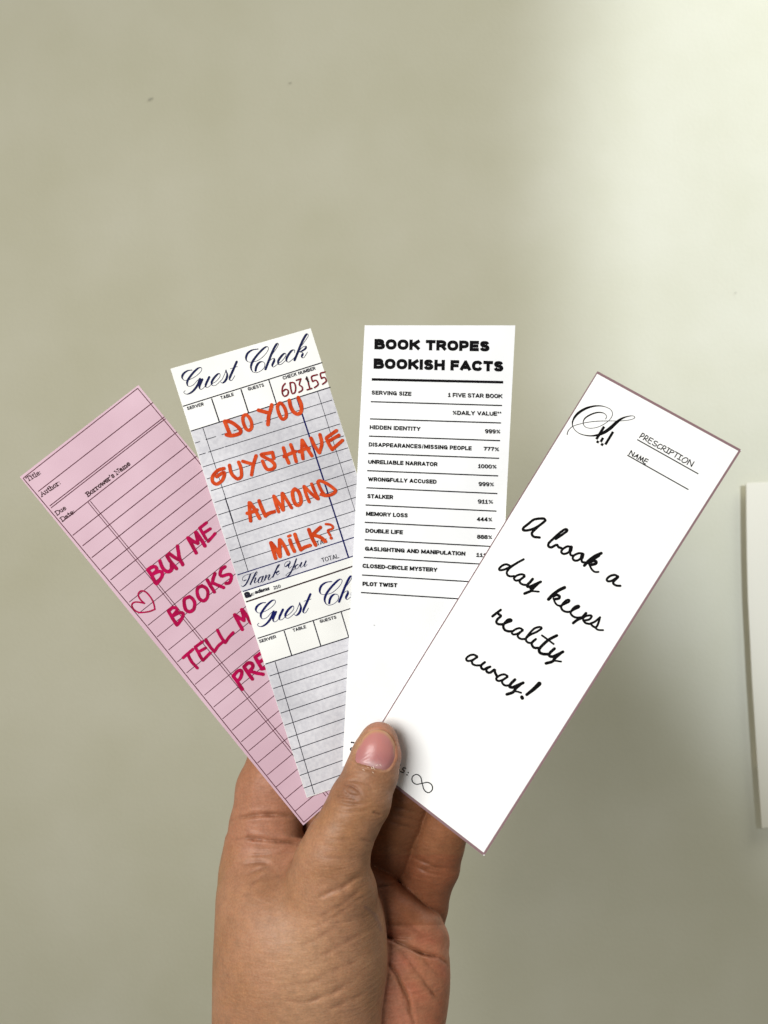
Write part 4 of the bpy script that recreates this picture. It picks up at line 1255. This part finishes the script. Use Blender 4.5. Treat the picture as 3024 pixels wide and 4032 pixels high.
me = bpy.data.meshes.new('hand')
me.vertices.add(nV)
me.vertices.foreach_set('co', (W - HO).ravel())
me.loops.add(len(Q) * 4)
me.loops.foreach_set('vertex_index', Q.ravel())
me.polygons.add(len(Q))
me.polygons.foreach_set('loop_start', np.arange(len(Q)) * 4)
me.polygons.foreach_set('use_smooth', np.ones(len(Q), bool))
me.update(calc_edges=True)
me.validate()
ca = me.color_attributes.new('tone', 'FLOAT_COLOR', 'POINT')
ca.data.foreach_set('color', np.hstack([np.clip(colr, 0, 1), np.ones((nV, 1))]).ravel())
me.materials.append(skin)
hand = bpy.data.objects.new('hand', me)
hand.location = HO
COL.objects.link(hand)
tag(hand, 'left hand with brown skin pinching four fanned bookmarks between thumb and fingers', 'hand')

# thumb nail
npoly = np.array(nail_poly) * U
cen = npoly.mean(axis=0)
rings = 12
nv, nf, ncol = [], [], []
m = len(npoly)
A_ = np.stack([np.ones(len(pts_top)), pts_top[:, 0] - cen[0], pts_top[:, 1] - cen[1], (pts_top[:, 0] - cen[0]) ** 2, (pts_top[:, 1] - cen[1]) ** 2, (pts_top[:, 0] - cen[0]) * (pts_top[:, 1] - cen[1])], 1)


def skin_y(x, z):
    dd = (pts_top[:, 0] - x) ** 2 + (pts_top[:, 1] - z) ** 2
    k = np.argsort(dd)[:10]
    wgt = 1 / (dd[k] + .05)
    return float((pts_top[k, 2] * wgt).sum() / wgt.sum())


axis_d = np.array([-0.22, 0.975])      # from tip to cuticle
side_d = np.array([0.975, 0.22])
ext_a = (npoly - cen) @ axis_d
for r in range(rings + 1):
    q = r / rings
    for i in range(m if r else 1):
        p = cen + (npoly[i] - cen) * q if r else cen
        y = skin_y(p[0], p[1])
        y += -0.10 + 0.45 * max(0, q - .82) / .18 * (1.0 if ((p - cen) @ axis_d) > -3 else -0.1)
        px, pyy = 800 + p[0] * 12.6, 2800 + p[1] * 12.6
        nv.append(P(px, pyy, y / 1000))
        a = ((p - cen) @ axis_d - ext_a.min()) / (ext_a.max() - ext_a.min())
        sd = ((p - cen) @ side_d) / 7.0
        c = np.array(lin(212, 140, 134)[:3])
        c = c * (1 - .45 * np.clip((a - .45) / .3, 0, 1)) + np.array(lin(190, 126, 130)[:3]) * .45 * np.clip((a - .45) / .3, 0, 1)
        lun = math.exp(-(((sd + .02) / .45) ** 2 + ((a - .93) / .10) ** 2))
        c = c * (1 - .6 * lun) + np.array(lin(226, 200, 200)[:3]) * .6 * lun
        edge = np.clip((q - .86) / .1, 0, 1) * np.clip((.62 - a) / .2, 0, 1)
        c = c * (1 - .8 * edge) + np.array(lin(214, 170, 112)[:3]) * .8 * edge
        ncol.append(list(c * .72) + [1])
for i in range(m):
    nf.append((0, 1 + (i + 1) % m, 1 + i))
for r in range(1, rings):
    o, p_ = 1 + (r - 1) * m, 1 + r * m
    for i in range(m):
        nf.append((o + i, o + (i + 1) % m, p_ + (i + 1) % m, p_ + i))
nail_m = new_mat('nail', lin(206, 140, 132), 0.33, 0.45)
an = N(nail_m, 'ShaderNodeAttribute', attribute_name='tone')
L(nail_m, an.outputs['Color'], base(nail_m))
nail_m.node_tree.nodes['Principled BSDF'].inputs['Subsurface Weight'].default_value = 0.1
nail_m.node_tree.nodes['Principled BSDF'].inputs['Subsurface Scale'].default_value = 0.001
bump(nail_m, 900, 0.1, 0.0002)
nail = mesh_obj('thumb_nail', nv, nf, nail_m, hand, True, origin=tuple(HO))
cn = nail.data.color_attributes.new('tone', 'FLOAT_COLOR', 'POINT')
cn.data.foreach_set('color', np.array(ncol).ravel())
# dry skin flakes at the cuticle
flv, flf = [], []
for (x0, z0, x1, z1, wd) in [(897, 306, 905, 322, 4), (903, 318, 928, 312, 3), (918, 306, 912, 330, 3), (925, 300, 934, 322, 3.5), (940, 296, 952, 292, 4), (962, 290, 970, 300, 3.5), (922, 330, 928, 338, 4.5), (868, 318, 880, 324, 3), (888, 312, 893, 318, 4)]:
    dx, dz = x1 - x0, z1 - z0
    l = math.hypot(dx, dz); nx_, nz_ = -dz / l * wd / 2, dx / l * wd / 2
    o = len(flv)
    for (x, z) in [(x0 + nx_, z0 + nz_), (x0 - nx_, z0 - nz_), (x1 - nx_ * .3, z1 - nz_ * .3), (x1 + nx_ * .3, z1 + nz_ * .3)]:
        y = skin_y(x * U, z * U) - .14
        flv.append(P(800 + x * U * 12.6, 2800 + z * U * 12.6, y / 1000))
    flf.append((o, o + 1, o + 2, o + 3))
mesh_obj('cuticle_flakes', flv, flf, new_mat('dry_skin', lin(232, 212, 196), .6, .3), hand, origin=tuple(HO))
